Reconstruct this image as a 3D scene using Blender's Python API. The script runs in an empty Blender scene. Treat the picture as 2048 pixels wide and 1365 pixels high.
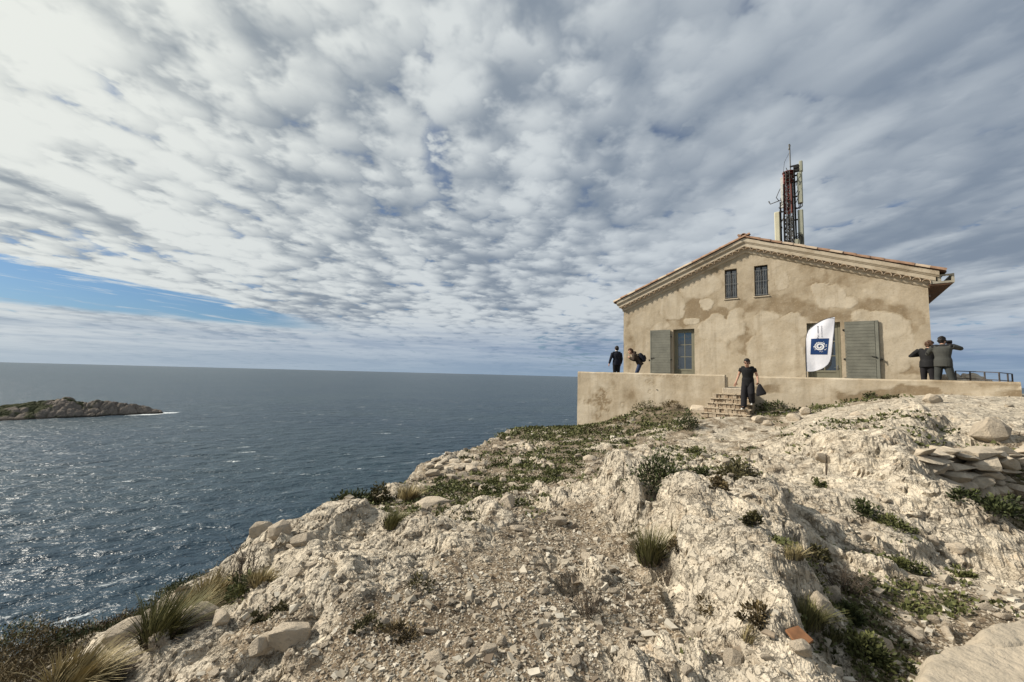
import bpy, bmesh, math, random
import numpy as np
from mathutils import Vector, Matrix, Euler

random.seed(7)
RNG = np.random.default_rng(7)
SC = bpy.context.scene
COL = SC.collection
R_ = math.radians

# ------------------------------------------------------------------ camera
# world: the camera's eye is the origin, +Y looks out over the headland, sea level at z = -100
F_PX, PITCH, ROLL = 820.0, 0.0825, 0.0253
cam_d = bpy.data.cameras.new('camera')
cam_d.sensor_width = 36.0
cam_d.lens = 36.0 * F_PX / 2048.0
cam_d.clip_start = 0.05
cam_d.clip_end = 400000.0
cam = bpy.data.objects.new('camera', cam_d)
COL.objects.link(cam)
cam.matrix_world = (Matrix.Rotation(math.pi / 2 + PITCH, 4, 'X') @ Matrix.Rotation(ROLL, 4, 'Z'))
SC.camera = cam

# ------------------------------------------------------------------ exposure
SC.view_settings.view_transform = 'Standard'
SC.view_settings.look = 'None'
SC.view_settings.gamma = 1.0
SC.view_settings.exposure = 0.22
SC.view_settings.use_curve_mapping = False
SC.cycles.max_bounces = 6
SC.cycles.use_denoising = True

# ------------------------------------------------------------------ sun
SUN_AZ, SUN_EL = R_(-84), R_(36)          # azimuth from +Y towards +X, elevation
SUN_DIR = Vector((math.sin(SUN_AZ) * math.cos(SUN_EL), math.cos(SUN_AZ) * math.cos(SUN_EL), math.sin(SUN_EL)))
sun_d = bpy.data.lights.new('sun', 'SUN')
sun_d.energy = 4.8
sun_d.angle = R_(2.5)
sun_d.color = (1.0, 0.925, 0.81)
sun = bpy.data.objects.new('sun', sun_d)
COL.objects.link(sun)
sun.rotation_euler = (-SUN_DIR).to_track_quat('-Z', 'Y').to_euler()


# ------------------------------------------------------------------ node helper
class NB:
    """small expression helper for shader nodes"""
    def __init__(self, tree):
        self.t = tree
        self.n = tree.nodes
        self.l = tree.links

    def put(self, sock, v):
        if isinstance(v, bpy.types.NodeSocket):
            self.l.new(v, sock)
        elif v is not None:
            if isinstance(v, (tuple, list)) and len(v) == 3 and sock.type == 'RGBA':
                v = (*v, 1)
            sock.default_value = v

    def m(self, op, a, b=None, c=None, clamp=False):
        nd = self.n.new('ShaderNodeMath')
        nd.operation = op
        nd.use_clamp = clamp
        for i, v in enumerate((a, b, c)):
            if v is not None:
                self.put(nd.inputs[i], v)
        return nd.outputs[0]

    def add(self, a, b): return self.m('ADD', a, b)
    def sub(self, a, b): return self.m('SUBTRACT', a, b)
    def mul(self, a, b): return self.m('MULTIPLY', a, b)
    def div(self, a, b): return self.m('DIVIDE', a, b)

    def ss(self, x, lo, hi, a=0.0, b=1.0):
        nd = self.n.new('ShaderNodeMapRange')
        nd.interpolation_type = 'SMOOTHSTEP'
        for i, v in enumerate((x, lo, hi, a, b)):
            self.put(nd.inputs[i], v)
        return nd.outputs[0]

    def lin(self, x, lo, hi, a=0.0, b=1.0):
        nd = self.n.new('ShaderNodeMapRange')
        for i, v in enumerate((x, lo, hi, a, b)):
            self.put(nd.inputs[i], v)
        return nd.outputs[0]

    def vec(self, x=0.0, y=0.0, z=0.0):
        nd = self.n.new('ShaderNodeCombineXYZ')
        for i, v in enumerate((x, y, z)):
            self.put(nd.inputs[i], v)
        return nd.outputs[0]

    def sep(self, v):
        nd = self.n.new('ShaderNodeSeparateXYZ')
        self.put(nd.inputs[0], v)
        return nd.outputs[0], nd.outputs[1], nd.outputs[2]

    def vm(self, op, a, b=None):
        nd = self.n.new('ShaderNodeVectorMath')
        nd.operation = op
        self.put(nd.inputs[0], a)
        if b is not None:
            self.put(nd.inputs[1], b)
        return nd.outputs['Value'] if op in ('DOT_PRODUCT', 'LENGTH', 'DISTANCE') else nd.outputs[0]

    def noise(self, v, scale, detail=4.0, rough=0.55, dist=0.0, lac=2.0):
        nd = self.n.new('ShaderNodeTexNoise')
        self.put(nd.inputs['Vector'], v)
        for k, q in (('Scale', scale), ('Detail', detail), ('Roughness', rough), ('Distortion', dist), ('Lacunarity', lac)):
            self.put(nd.inputs[k], q)
        return nd.outputs['Fac']

    def vor(self, v, scale, feature='F1', out='Distance', rnd=1.0):
        nd = self.n.new('ShaderNodeTexVoronoi')
        nd.feature = feature
        self.put(nd.inputs['Vector'], v)
        self.put(nd.inputs['Scale'], scale)
        self.put(nd.inputs['Randomness'], rnd)
        return nd.outputs[out]

    def mix(self, f, a, b, mode='MIX'):
        nd = self.n.new('ShaderNodeMix')
        nd.data_type = 'RGBA'
        nd.blend_type = mode
        nd.clamp_factor = True
        self.put(nd.inputs[0], f)
        self.put(nd.inputs[6], a)
        self.put(nd.inputs[7], b)
        return nd.outputs[2]

    def attr(self, name, out='Fac'):
        nd = self.n.new('ShaderNodeAttribute')
        nd.attribute_name = name
        return nd.outputs[out]

    def bump(self, h, strength=0.5, dist=0.02, normal=None):
        nd = self.n.new('ShaderNodeBump')
        self.put(nd.inputs['Height'], h)
        self.put(nd.inputs['Strength'], strength)
        self.put(nd.inputs['Distance'], dist)
        if normal is not None:
            self.put(nd.inputs['Normal'], normal)
        return nd.outputs[0]


# ------------------------------------------------------------------ sky: clear-sky model behind a procedural cloud deck
def build_world():
    w = bpy.data.worlds.new('World')
    SC.world = w
    w.use_nodes = True
    t = w.node_tree
    for n in list(t.nodes):
        t.nodes.remove(n)
    b = NB(t)
    out = t.nodes.new('ShaderNodeOutputWorld')
    bg = t.nodes.new('ShaderNodeBackground')
    bg.inputs['Strength'].default_value = 0.1
    t.links.new(bg.outputs[0], out.inputs[0])
    sky = t.nodes.new('ShaderNodeTexSky')
    sky.sky_type = 'NISHITA'
    sky.sun_disc = False
    sky.sun_elevation = SUN_EL
    sky.sun_rotation = SUN_AZ
    sky.altitude = 100
    tc = t.nodes.new('ShaderNodeTexCoord')
    d = b.vm('NORMALIZE', tc.outputs['Generated'])
    x, y, z = b.sep(d)
    zc = b.m('MAXIMUM', z, 0.0)
    den = b.add(zc, 0.085)
    X = b.div(x, den)
    Y = b.div(y, den)
    el = b.mul(b.m('ARCSINE', z), 180 / math.pi)
    az = b.mul(b.m('ARCTAN2', x, y), 180 / math.pi)
    # warp the deck a little so that bands are not ruled lines
    w1 = b.sub(b.noise(b.vec(X, Y, 1.3), 0.8, 2), 0.5)
    w2 = b.sub(b.noise(b.vec(X, Y, 7.3), 0.8, 2), 0.5)
    Xw = b.add(X, b.mul(w1, 0.5))
    Yw = b.add(Y, b.mul(w2, 0.8))
    side = b.ss(b.add(az, b.mul(w1, 30)), -2.0, 34.0)                       # 0 broken puffs ... 1 smooth veil on the right
    # long bands running away from the viewer
    bands = b.noise(b.vec(b.mul(Xw, 1.5), b.mul(Yw, 0.42), 3.0), 1.0, 2, 0.5, 0.4)
    bands2 = b.noise(b.vec(b.mul(Xw, 2.6), b.mul(Yw, 0.75), 9.0), 1.0, 3, 0.5, 0.3)
    # puffs (altocumulus)
    puff = b.noise(b.vec(b.mul(Xw, 1.15), Yw, 0.0), 4.3, 5, 0.50, 0.1)
    fine = b.noise(b.vec(b.mul(X, 1.1), Y, 4.0), 10.0, 3, 0.55, 0.15)
    puff = b.add(b.mul(puff, 0.6), b.mul(fine, 0.4))
    vn = t.nodes.new('ShaderNodeTexVoronoi')
    vn.voronoi_dimensions = '2D'
    vn.inputs['Scale'].default_value = 5.2
    b.put(vn.inputs['Vector'], b.vec(b.add(b.mul(X, 1.1), b.mul(b.sub(fine, .5), .30)), b.add(Y, b.mul(b.sub(puff, .5), .35)), 0.0))
    puff = b.add(b.mul(puff, .72), b.mul(b.sub(.92, vn.outputs['Distance']), .28))
    puffc = b.mul(b.sub(puff, 0.5), b.lin(side, 0, 1, 2.4, 0.75))
    # cover: deck thickness
    thick = b.add(b.mul(b.sub(bands, 0.5), b.lin(side, 0, 1, 1.9, 1.2)), b.mul(b.sub(bands2, 0.5), b.lin(side, 0, 1, 0.45, 1.45)))
    # sun glow: forward scattering
    cs = b.vm('DOT_PRODUCT', d, tuple(SUN_DIR))
    glow = b.m('POWER', b.m('MAXIMUM', b.lin(cs, -1, 1, 0, 1), 0.0), 4.0)
    # shade of the deck: thick = grey below, thin and puffy = white
    lite = b.add(b.add(0.50, b.mul(puffc, 1.0)), b.mul(thick, -1.0))
    lite = b.add(lite, b.lin(side, 0, 1, 0.06, -0.12))
    lowband = b.ss(el, 4.0, 19.0, 1.0, 0.0)
    lite = b.add(lite, b.mul(lowband, 0.20))
    lite = b.ss(lite, 0.05, 0.95)
    dark = b.mix(glow, (1.85, 2.3, 2.95), (2.9, 3.25, 3.45))
    white = b.mix(glow, (4.9, 5.35, 5.75), (7.6, 7.75, 7.15))
    cloud = b.mix(lite, dark, white)
    # openings
    hole = b.add(b.sub(puff, 0.5), b.mul(b.sub(bands2, 0.5), 0.5))
    edge = b.noise(b.vec(b.mul(az, 0.11), b.mul(el, 0.9), 2.0), 1.0, 7, 0.66, 0.4)
    edge = b.mul(b.sub(edge, 0.5), 3.6)
    upper = b.add(b.lin(az, -54, -26, 9.5, 6.6), edge)
    lower = b.add(b.lin(az, -54, -26, 5.1, 4.9), b.mul(edge, 0.35))
    gap = b.mul(b.ss(b.sub(upper, el), -0.1, 0.5), b.ss(b.sub(el, lower), -0.1, 0.55))
    gap = b.mul(gap, b.ss(az, -33, -21, 1.0, 0.0))
    wisp = b.noise(b.vec(b.mul(az, 0.10), b.mul(b.add(el, b.mul(az, .06)), 1.9), 12.0), 1.0, 6, 0.62, 0.5)
    gap = b.mul(gap, b.sub(1.0, b.mul(b.ss(wisp, .52, .70), .65)))
    # rifts in the deck: a few thin places, shaped by the puffs

    def spot(a0, e0, ra, re):
        q = b.add(b.m('POWER', b.div(b.sub(az, a0), ra), 2.0), b.m('POWER', b.div(b.sub(el, e0), re), 2.0))
        return b.ss(q, 0.0, 1.0, 1.0, 0.0)
    rift = b.mul(spot(-13, 25, 7, 10), 0.10)
    for s_, k_ in (((-15.5, 37, 13, 10), 0.065), ((-47, 11.6, 8, 2.4), 0.18), ((-40, 11.8, 3, 1.0), 0.16), ((13, 14, 5, 1.8), 0.17),
                   ((9, 4.0, 9, 4.5), 0.12), ((44, 4.0, 16, 4.5), 0.06), ((-21, 6.4, 6, 1.4), 0.10)):
        rift = b.m('MAXIMUM', rift, b.mul(spot(*s_), k_))
    blue = b.ss(b.sub(b.sub(rift, 0.16), hole), -0.04, 0.12)
    blue = b.mul(blue, 0.6)
    blue = b.m('MAXIMUM', blue, gap)
    # low streaks of cloud above the horizon
    streak = b.noise(b.vec(b.mul(az, 0.045), b.mul(el, 0.62), 5.0), 1.0, 5, 0.6, 0.2)
    streak2 = b.noise(b.vec(b.mul(az, 0.09), b.mul(el, 1.7), 8.0), 1.0, 4, 0.6, 0.2)
    lowm = b.ss(b.add(el, b.mul(b.sub(streak2, 0.5), 3)), 2.5, 8.5, 1.0, 0.0)
    sv = b.add(b.mul(streak, 0.6), b.mul(streak2, 0.4))
    lowdark = b.mix(glow, (1.45, 2.2, 3.5), (4.4, 5.0, 5.4))
    lowlite = b.mix(glow, (2.9, 3.65, 4.7), (6.9, 7.1, 6.9))
    lowc = b.mix(b.ss(sv, 0.40, 0.62), lowdark, lowlite)
    cloud = b.mix(b.mul(lowm, b.lin(az, -30, 10, 0.75, 0.85)), cloud, lowc)
    # clear sky
    clear = b.mix(1.0, sky.outputs[0], (0.33, 0.48, 0.66), 'MULTIPLY')
    col = b.mix(blue, cloud, clear)
    # pale air right above the horizon
    air = b.ss(el, -0.5, 4.2, 1.0, 0.0)
    aircol = b.mix(glow, (2.05, 2.9, 3.9), (5.3, 5.8, 6.0))
    col = b.mix(b.mul(air, 0.75), col, aircol)
    b.put(bg.inputs['Color'], col)


build_world()


# ------------------------------------------------------------------ object helpers
def link(o, parent=None):
    COL.objects.link(o)
    if parent is not None:
        o.parent = parent
    return o


def props(o, label=None, cat=None, group=None, kind=None):
    if label: o['label'] = label
    if cat: o['category'] = cat
    if group: o['group'] = group
    if kind: o['kind'] = kind
    return o


def thing(name, label, cat, loc=(0, 0, 0), rz=0.0, group=None):
    o = bpy.data.objects.new(name, None)
    o.empty_display_size = 0.1
    o.location = loc
    o.rotation_euler = (0, 0, rz)
    link(o)
    return props(o, label, cat, group)


def np_mesh(name, V, Fc, smooth=False, mats=(), attrs=None, fattr=None):
    """mesh from numpy arrays: V (n,3), Fc (m,k) with k = 3 or 4, or a list of index lists"""
    me = bpy.data.meshes.new(name)
    V = np.asarray(V, dtype=np.float32)
    if isinstance(Fc, np.ndarray):
        m, k = Fc.shape
        used = np.zeros(len(V), bool)
        used[Fc.ravel()] = True
        if not used.all():                                # drop vertices no face uses
            Fc = (np.cumsum(used) - 1)[Fc]
            V = V[used]
            attrs = {q: np.asarray(a)[used] for q, a in (attrs or {}).items()}
        me.vertices.add(len(V))
        me.vertices.foreach_set('co', V.ravel())
        me.loops.add(m * k)
        me.loops.foreach_set('vertex_index', Fc.astype(np.int32).ravel())
        me.polygons.add(m)
        me.polygons.foreach_set('loop_start', np.arange(0, m * k, k, dtype=np.int32))
        me.polygons.foreach_set('use_smooth', np.full(m, smooth, dtype=bool))
    else:
        me.from_pydata([tuple(v) for v in V], [], Fc)
        if smooth:
            for p in me.polygons:
                p.use_smooth = True
    for mt in mats:
        me.materials.append(mt)
    me.update(calc_edges=True)
    for k_, a in (attrs or {}).items():
        at_ = me.attributes.new(k_, 'FLOAT', 'POINT')
        at_.data.foreach_set('value', np.asarray(a, dtype=np.float32))
    return me


def mobj(name, me, parent=None, loc=None, rot=None):
    o = bpy.data.objects.new(name, me)
    if loc is not None: o.location = loc
    if rot is not None: o.rotation_euler = rot
    return link(o, parent)


class MB:
    """collects boxes, tubes, prisms and lathes into one mesh"""
    def __init__(self):
        self.v, self.f = [], []

    def quadbox(self, c8):
        i = len(self.v)
        self.v += [tuple(p) for p in c8]
        self.f += [[i, i + 3, i + 2, i + 1], [i + 4, i + 5, i + 6, i + 7], [i, i + 1, i + 5, i + 4],
                   [i + 1, i + 2, i + 6, i + 5], [i + 2, i + 3, i + 7, i + 6], [i + 3, i, i + 4, i + 7]]
        return self

    def box(self, x0, x1, y0, y1, z0, z1):
        return self.quadbox([(x0, y0, z0), (x1, y0, z0), (x1, y1, z0), (x0, y1, z0),
                             (x0, y0, z1), (x1, y0, z1), (x1, y1, z1), (x0, y1, z1)])

    def tube(self, pts, r, n=8, caps=True):
        pts = [Vector(p) for p in pts]
        rs = r if isinstance(r, (list, tuple)) else [r] * len(pts)
        base = len(self.v)
        up = None
        for k, p in enumerate(pts):
            if k == 0: t = pts[1] - pts[0]
            elif k == len(pts) - 1: t = pts[-1] - pts[-2]
            else: t = (pts[k + 1] - pts[k]).normalized() + (pts[k] - pts[k - 1]).normalized()
            t.normalize()
            if up is None:
                up = Vector((0, 0, 1)) if abs(t.z) < 0.9 else Vector((1, 0, 0))
            a = t.cross(up).normalized()
            bb = a.cross(t).normalized()
            up = bb
            for j in range(n):
                q = 2 * math.pi * j / n
                self.v.append(tuple(p + (a * math.cos(q) + bb * math.sin(q)) * rs[k]))
        for k in range(len(pts) - 1):
            for j in range(n):
                a0 = base + k * n + j
                a1 = base + k * n + (j + 1) % n
                self.f.append([a0, a1, a1 + n, a0 + n])
        if caps:
            self.f.append([base + j for j in reversed(range(n))])
            e = base + (len(pts) - 1) * n
            self.f.append([e + j for j in range(n)])
        return self

    def prism(self, poly, ax, a0, a1):
        """extrude a 2D polygon along axis ax (0,1,2) from a0 to a1; the polygon gives the other two coordinates in order"""
        i = len(self.v)
        n = len(poly)
        for a in (a0, a1):
            for p in poly:
                q = [p[0], p[1]]
                q.insert(ax, a)
                self.v.append(tuple(q))
        self.f.append([i + j for j in range(n)])
        self.f.append([i + n + j for j in reversed(range(n))])
        for j in range(n):
            k = (j + 1) % n
            self.f.append([i + k, i + j, i + n + j, i + n + k])
        return self

    def ball(self, c, r, n=8, m=6):
        r = (r, r, r) if not isinstance(r, (tuple, list)) else r
        i = len(self.v)
        for a in range(m + 1):
            th = math.pi * a / m
            for b_ in range(n):
                ph = 2 * math.pi * b_ / n
                self.v.append((c[0] + r[0] * math.sin(th) * math.cos(ph), c[1] + r[1] * math.sin(th) * math.sin(ph), c[2] + r[2] * math.cos(th)))
        for a in range(m):
            for b_ in range(n):
                p, q = i + a * n + b_, i + a * n + (b_ + 1) % n
                self.f.append([p, p + n, q + n, q])
        return self

    def mesh(self, name, mat=None, smooth=False, bevel=0.0, fix=True):
        me = bpy.data.meshes.new(name)
        me.from_pydata(self.v, [], self.f)
        bm = bmesh.new()
        bm.from_mesh(me)
        if fix:
            bmesh.ops.remove_doubles(bm, verts=bm.verts, dist=1e-6)
            bmesh.ops.recalc_face_normals(bm, faces=bm.faces)
        if bevel:
            es = [e for e in bm.edges if len(e.link_faces) == 2 and e.calc_face_angle(0) > 0.5]
            bmesh.ops.bevel(bm, geom=es, offset=bevel, segments=1, affect='EDGES')
        bm.to_mesh(me)
        bm.free()
        if mat: me.materials.append(mat)
        if smooth:
            for p in me.polygons: p.use_smooth = True
        return me

    def build(self, name, mat=None, parent=None, smooth=False, bevel=0.0, loc=None, rot=None):
        return mobj(name, self.mesh(name, mat, smooth, bevel), parent, loc, rot)


def material(name):
    m = bpy.data.materials.new(name)
    m.use_nodes = True
    t = m.node_tree
    for n in list(t.nodes): t.nodes.remove(n)
    b = NB(t)
    o = t.nodes.new('ShaderNodeOutputMaterial')
    p = t.nodes.new('ShaderNodeBsdfPrincipled')
    t.links.new(p.outputs[0], o.inputs[0])
    tc = t.nodes.new('ShaderNodeTexCoord')
    return m, b, p, tc


def simple(name, col, rough=0.7, metal=0.0, var=0.25, scale=8.0, bump=0.0, spec=0.3):
    """a plain paint or cloth with some grain"""
    m, b, p, tc = material(name)
    n = b.noise(tc.outputs['Object'], scale, 5, 0.6)
    f = b.lin(n, 0.25, 0.75, 1 - var, 1 + var)
    c = b.mix(1.0, col, b.vec(f, f, f), 'MULTIPLY')
    b.put(p.inputs['Base Color'], c)
    b.put(p.inputs['Roughness'], b.lin(n, 0.3, 0.7, rough * 0.85, min(1, rough * 1.12)))
    p.inputs['Metallic'].default_value = metal
    p.inputs['Specular IOR Level'].default_value = spec
    if bump:
        b.put(p.inputs['Normal'], b.bump(b.noise(tc.outputs['Object'], scale * 5, 4, 0.6), 0.5, bump))
    return m


# ------------------------------------------------------------------ numpy noise
def _hash(ix, iy, s):
    h = (ix.astype(np.int64) * 374761393 + iy.astype(np.int64) * 668265263 + s * 974634539) & 0xffffffff
    h = ((h ^ (h >> 13)) * 1274126177) & 0xffffffff
    h = ((h ^ (h >> 16)) * 2246822519) & 0xffffffff
    h = h ^ (h >> 15)
    return (h & 0xffffff) / float(0x1000000)


def vnoise(x, y, s=0):
    """gradient noise, about -0.7 .. 0.7"""
    ix, iy = np.floor(x), np.floor(y)
    fx, fy = x - ix, y - iy
    u = fx * fx * fx * (fx * (fx * 6 - 15) + 10)
    v = fy * fy * fy * (fy * (fy * 6 - 15) + 10)

    def g(dx, dy):
        a = _hash(ix + dx, iy + dy, s) * 2 * np.pi
        return np.cos(a) * (fx - dx) + np.sin(a) * (fy - dy)
    n0 = g(0, 0) * (1 - u) + g(1, 0) * u
    n1 = g(0, 1) * (1 - u) + g(1, 1) * u
    return (n0 * (1 - v) + n1 * v) * 1.4


def fbm(x, y, oct=4, s=0, gain=0.5):
    t, a = 0.0, 1.0
    for k in range(oct):
        t = t + a * vnoise(x * 2 ** k + 17.3 * k, y * 2 ** k - 9.1 * k, s + k)
        a *= gain
    return t


def facets(x, y, s=0):
    """broken rock: overlapping tilted chips, continuous. returns height, crease (0 in the joint), chip random"""
    ix, iy = np.floor(x), np.floor(y)
    b1 = np.full(x.shape, -9.0)
    b2 = np.full(x.shape, -9.0)
    cr = np.zeros(x.shape)
    for dx in (-1, 0, 1):
        for dy in (-1, 0, 1):
            cx, cy = ix + dx, iy + dy
            ddx = x - (cx + 0.5 + (_hash(cx, cy, s) - 0.5) * 0.9)
            ddy = y - (cy + 0.5 + (_hash(cx, cy, s + 1) - 0.5) * 0.9)
            hh = (_hash(cx, cy, s + 2) - 0.5) * 0.7 + (_hash(cx, cy, s + 3) - 0.5) * 1.7 * ddx + (_hash(cx, cy, s + 4) - 0.5) * 1.7 * ddy - 1.05 * (ddx * ddx + ddy * ddy)
            top = hh > b1
            b2 = np.where(top, b1, np.maximum(b2, hh))
            cr = np.where(top, _hash(cx, cy, s + 5), cr)
            b1 = np.where(top, hh, b1)
    return b1, b1 - b2, cr


def sstep(x, a, b):
    t = np.clip((x - a) / (b - a), 0, 1)
    return t * t * (3 - 2 * t)


# ------------------------------------------------------------------ survey: bearings taken from the photograph, turned into ground points
def bearing(px, py):
    a, c_ = (px - 1024) / F_PX, -(py - 682.5) / F_PX
    cr, sr = math.cos(ROLL), math.sin(ROLL)
    A, U = a * cr - c_ * sr, a * sr + c_ * cr
    c, s = math.cos(PITCH), math.sin(PITCH)
    return np.array([A, c - U * s, s + U * c])


def at_z(px, py, z):
    r = bearing(px, py)
    return r * (z / r[2])


# px, py, height relative to the eye, rockiness 0..1, green 0..1
SURVEY = [
    # gravel foreground and path towards the house
    (1024, 1365, -1.60, .05, .0), (850, 1365, -1.62, .15, .0), (700, 1365, -1.66, .25, .0), (560, 1365, -1.72, .35, .0), (430, 1365, -1.80, .55, .0), (330, 1365, -1.90, .7, 0), (230, 1365, -2.02, .8, .0),
    (1180, 1365, -1.62, .35, .0), (1300, 1365, -1.62, .5, .0), (1420, 1345, -1.66, .2, .1), (1000, 1280, -1.60, .0, .0), (1200, 1270, -1.64, .1, .0), (850, 1280, -1.63, .1, .0), (700, 1270, -1.62, .5, .0),
    (520, 1290, -1.75, .7, .0), (400, 1290, -1.88, .75, 0), (1000, 1200, -1.60, .0, .0), (1150, 1190, -1.64, .1, .0), (1300, 1200, -1.67, .0, .0), (850, 1190, -1.58, .4, .0),
    (650, 1180, -1.60, .85, .0), (560, 1150, -1.72, .9, .0), (470, 1190, -1.92, .9, .0), (370, 1240, -2.06, .85, 0), (950, 1120, -1.60, .15, .0), (1100, 1120, -1.66, .1, .0), (1240, 1110, -1.72, .1, .0),
    (800, 1100, -1.62, .7, .0), (700, 1090, -1.72, .7, .05), (600, 1090, -1.84, .85, .0), (540, 1100, -1.98, .9, .0), (860, 1040, -1.70, .75, .15), (1000, 1040, -1.70, .45, .1), (1130, 1040, -1.76, .5, .1), (1190, 1050, -1.80, .25, .15),
    (940, 990, -1.86, .25, .8), (860, 1000, -1.92, .2, .8), (750, 1020, -2.00, .4, .3), (1050, 970, -1.86, .3, .6), (1170, 960, -1.84, .15, .3), (940, 945, -2.12, .3, .3), (1050, 920, -2.04, .2, .6),
    (1180, 910, -1.96, .3, .45), (1000, 890, -2.24, .4, .2), (1100, 870, -2.16, .2, .75), (1220, 870, -2.05, .35, .6), (1180, 852, -2.14, .1, .8), (1080, 855, -2.24, .2, .6),
    # ground in front of the walls, mound and steps
    (1240, 846, -2.04, .1, .8), (1300, 860, -1.80, .3, .7), (1300, 845, -1.66, .1, .7), (1290, 824, -1.36, .15, .5), (1278, 812, -1.14, .1, .5), (1330, 808, -1.0, .1, .45), (1385, 808, -.95, .15, .5), (1268, 828, -1.52, .1, .4), (1340, 828, -1.34, .1, .5), (1390, 838, -1.44, .3, .6), (1420, 836, -1.22, .5, .2), (1500, 838, -1.18, .5, .2), (1530, 832, -1.10, .4, .4), (1350, 880, -1.72, .5, .2),
    (1450, 870, -1.58, .5, .15), (1560, 850, -1.28, .5, .3), (1540, 815, -0.92, .2, .7), (1620, 806, -0.72, .2, .7), (1720, 800, -0.50, .2, .6), (1600, 835, -1.05, .75, .2), (1680, 824, -0.78, .9, .1), (1740, 816, -0.64, .9, .1), (1800, 810, -.52, .9, .1),
    (1850, 802, -0.40, .9, .05), (1930, 798, -0.31, .95, .0), (2046, 800, -0.30, .95, .0), (1780, 840, -0.80, .9, .1), (1880, 835, -0.62, .95, .05), (1990, 840, -0.66, .95, .05), (2048, 850, -0.76, .9, .05), (1700, 860, -1.04, .85, .25),
    (1640, 880, -1.24, .6, .3), (1760, 880, -1.04, .4, .7), (1870, 872, -0.92, .3, .4), (1960, 878, -0.92, .1, .3), (2046, 888, -0.92, .1, .2), (1560, 890, -1.42, .5, .2),
    # middle outcrop: crown, face and foot
    (1640, 920, -1.34, .9, .1), (1700, 902, -1.14, 1, .0), (1790, 905, -1.04, 1, .0), (1850, 930, -1.10, 1, 0), (1900, 965, -1.20, 1, 0), (1740, 960, -1.34, 1, .0), (1820, 985, -1.42, 1, .0), (1890, 1010, -1.50, 1, 0),
    (1680, 965, -1.44, .9, .05), (1740, 1002, -1.66, .8, .05), (1820, 1028, -1.76, .7, .1), (1900, 1050, -1.86, .5, .2), (1960, 1045, -1.92, .2, .7), (2040, 1060, -1.96, .2, .7), (2046, 1100, -1.94, .4, .3),
    # slope below it
    (1560, 950, -1.46, .7, .2), (1480, 930, -1.50, .7, .3), (1400, 930, -1.52, .7, .3), (1330, 920, -1.66, .6, .2), (1440, 980, -1.40, .75, .3), (1540, 1000, -1.46, .8, .15), (1620, 1010, -1.56, .85, .1), (1680, 1050, -1.66, .8, .15),
    (1760, 1070, -1.74, .9, .3), (1860, 1090, -1.80, .85, .2), (1960, 1120, -1.86, .8, .1), (1620, 1080, -1.56, .8, .1), (1700, 1120, -1.64, .6, .2), (1800, 1150, -1.72, .2, .6), (1900, 1190, -1.74, .2, .4),
    (2040, 1180, -1.84, .7, .05), (1650, 1160, -1.56, .5, .4), (1740, 1200, -1.66, .3, .4), (1850, 1240, -1.70, .1, .3), (1980, 1240, -1.72, .2, .1), (1640, 1230, -1.58, .2, .7), (1720, 1280, -1.68, .1, .7),
    (1800, 1300, -1.72, .05, .4), (1650, 1330, -1.66, .2, .8), (1740, 1350, -1.70, .05, .9), (1850, 1355, -1.74, .1, .3), (1960, 1350, -1.74, .3, 0), (2048, 1300, -1.72, .3, .0),
    # near ridge: left face and crown
    (1220, 985, -1.52, 1, 0), (1250, 960, -1.46, 1, .05), (1310, 955, -1.48, .9, .2), (1240, 1030, -1.60, 1, 0), (1290, 1050, -1.60, .7, .1), (1345, 1040, -1.40, 1, .0), (1340, 1100, -1.48, 1, 0), (1400, 1030, -1.38, 1, .05), (1420, 1100, -1.38, 1, 0),
    (1330, 1160, -1.64, .6, 0), (1400, 1190, -1.52, 1, 0), (1480, 1060, -1.40, .95, .1), (1480, 1150, -1.38, 1, 0), (1540, 1120, -1.44, .9, .1), (1400, 1235, -1.66, .5, 0), (1460, 1240, -1.50, 1, 0), (1540, 1210, -1.40, 1, 0), (1580, 1170, -1.48, .8, .3),
    (1500, 1290, -1.54, 1, 0), (1560, 1280, -1.44, 1, 0), (1450, 1290, -1.68, .3, .1), (1530, 1350, -1.58, .8, 0), (1590, 1340, -1.56, .6, .2), (1590, 1255, -1.54, .5, .5), (1480, 1335, -1.66, .2, .2),
]
_S = np.array(SURVEY)
_P = np.array([at_z(a, b, c) for a, b, c, _, _ in SURVEY])
# far and hidden ground, laid in by hand: x, y, z, rock, green
_E = np.array([
    (0, 0, -1.6, .1, 0), (0, -3, -1.6, .2, 0), (-2.2, 0.3, -1.75, .6, 0), (-2, -3, -1.8, .4, 0), (3, -1, -1.75, .3, .2), (3, -5, -1.7, .3, .2), (6, 0, -1.9, .5, .2), (9, 3, -1.7, .5, .2), (0, -10, -1.9, .4, .2), (9, -8, -1.9, .4, .2),
    (1, 1.2, -1.62, .2, 0), (-.6, 1.1, -1.62, .2, 0), (2.2, 1.2, -1.68, .3, .2),
    (16, 6, -.6, .7, .1), (20, 12, -.4, .7, .1), (15, 10, -.22, .8, .1), (13, 12.5, -.25, .6, .1), (20, 20, -.3, .6, .2), (12, 16, -.35, .2, .1), (8, 18, -.6, .1, .1), (5, 19.2, -2.0, .1, .2), (5, 22, -2.3, .1, .2), (4, 19.5, -2.2, .1, .2), (10, 26, -.5, .3, .2), (18, 30, -.6, .5, .2), (3.2, 21, -2.6, .3, .3),
    (13, 7, -.45, .7, .1), (11.5, 5, -1.4, .6, .2), (12, 2.5, -1.9, .5, .2),
])
_XY = np.vstack([_P[:, :2], _E[:, :2]])
_VAL = np.vstack([np.column_stack([_P[:, 2], _S[:, 3], _S[:, 4]]), _E[:, 2:]])


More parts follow.
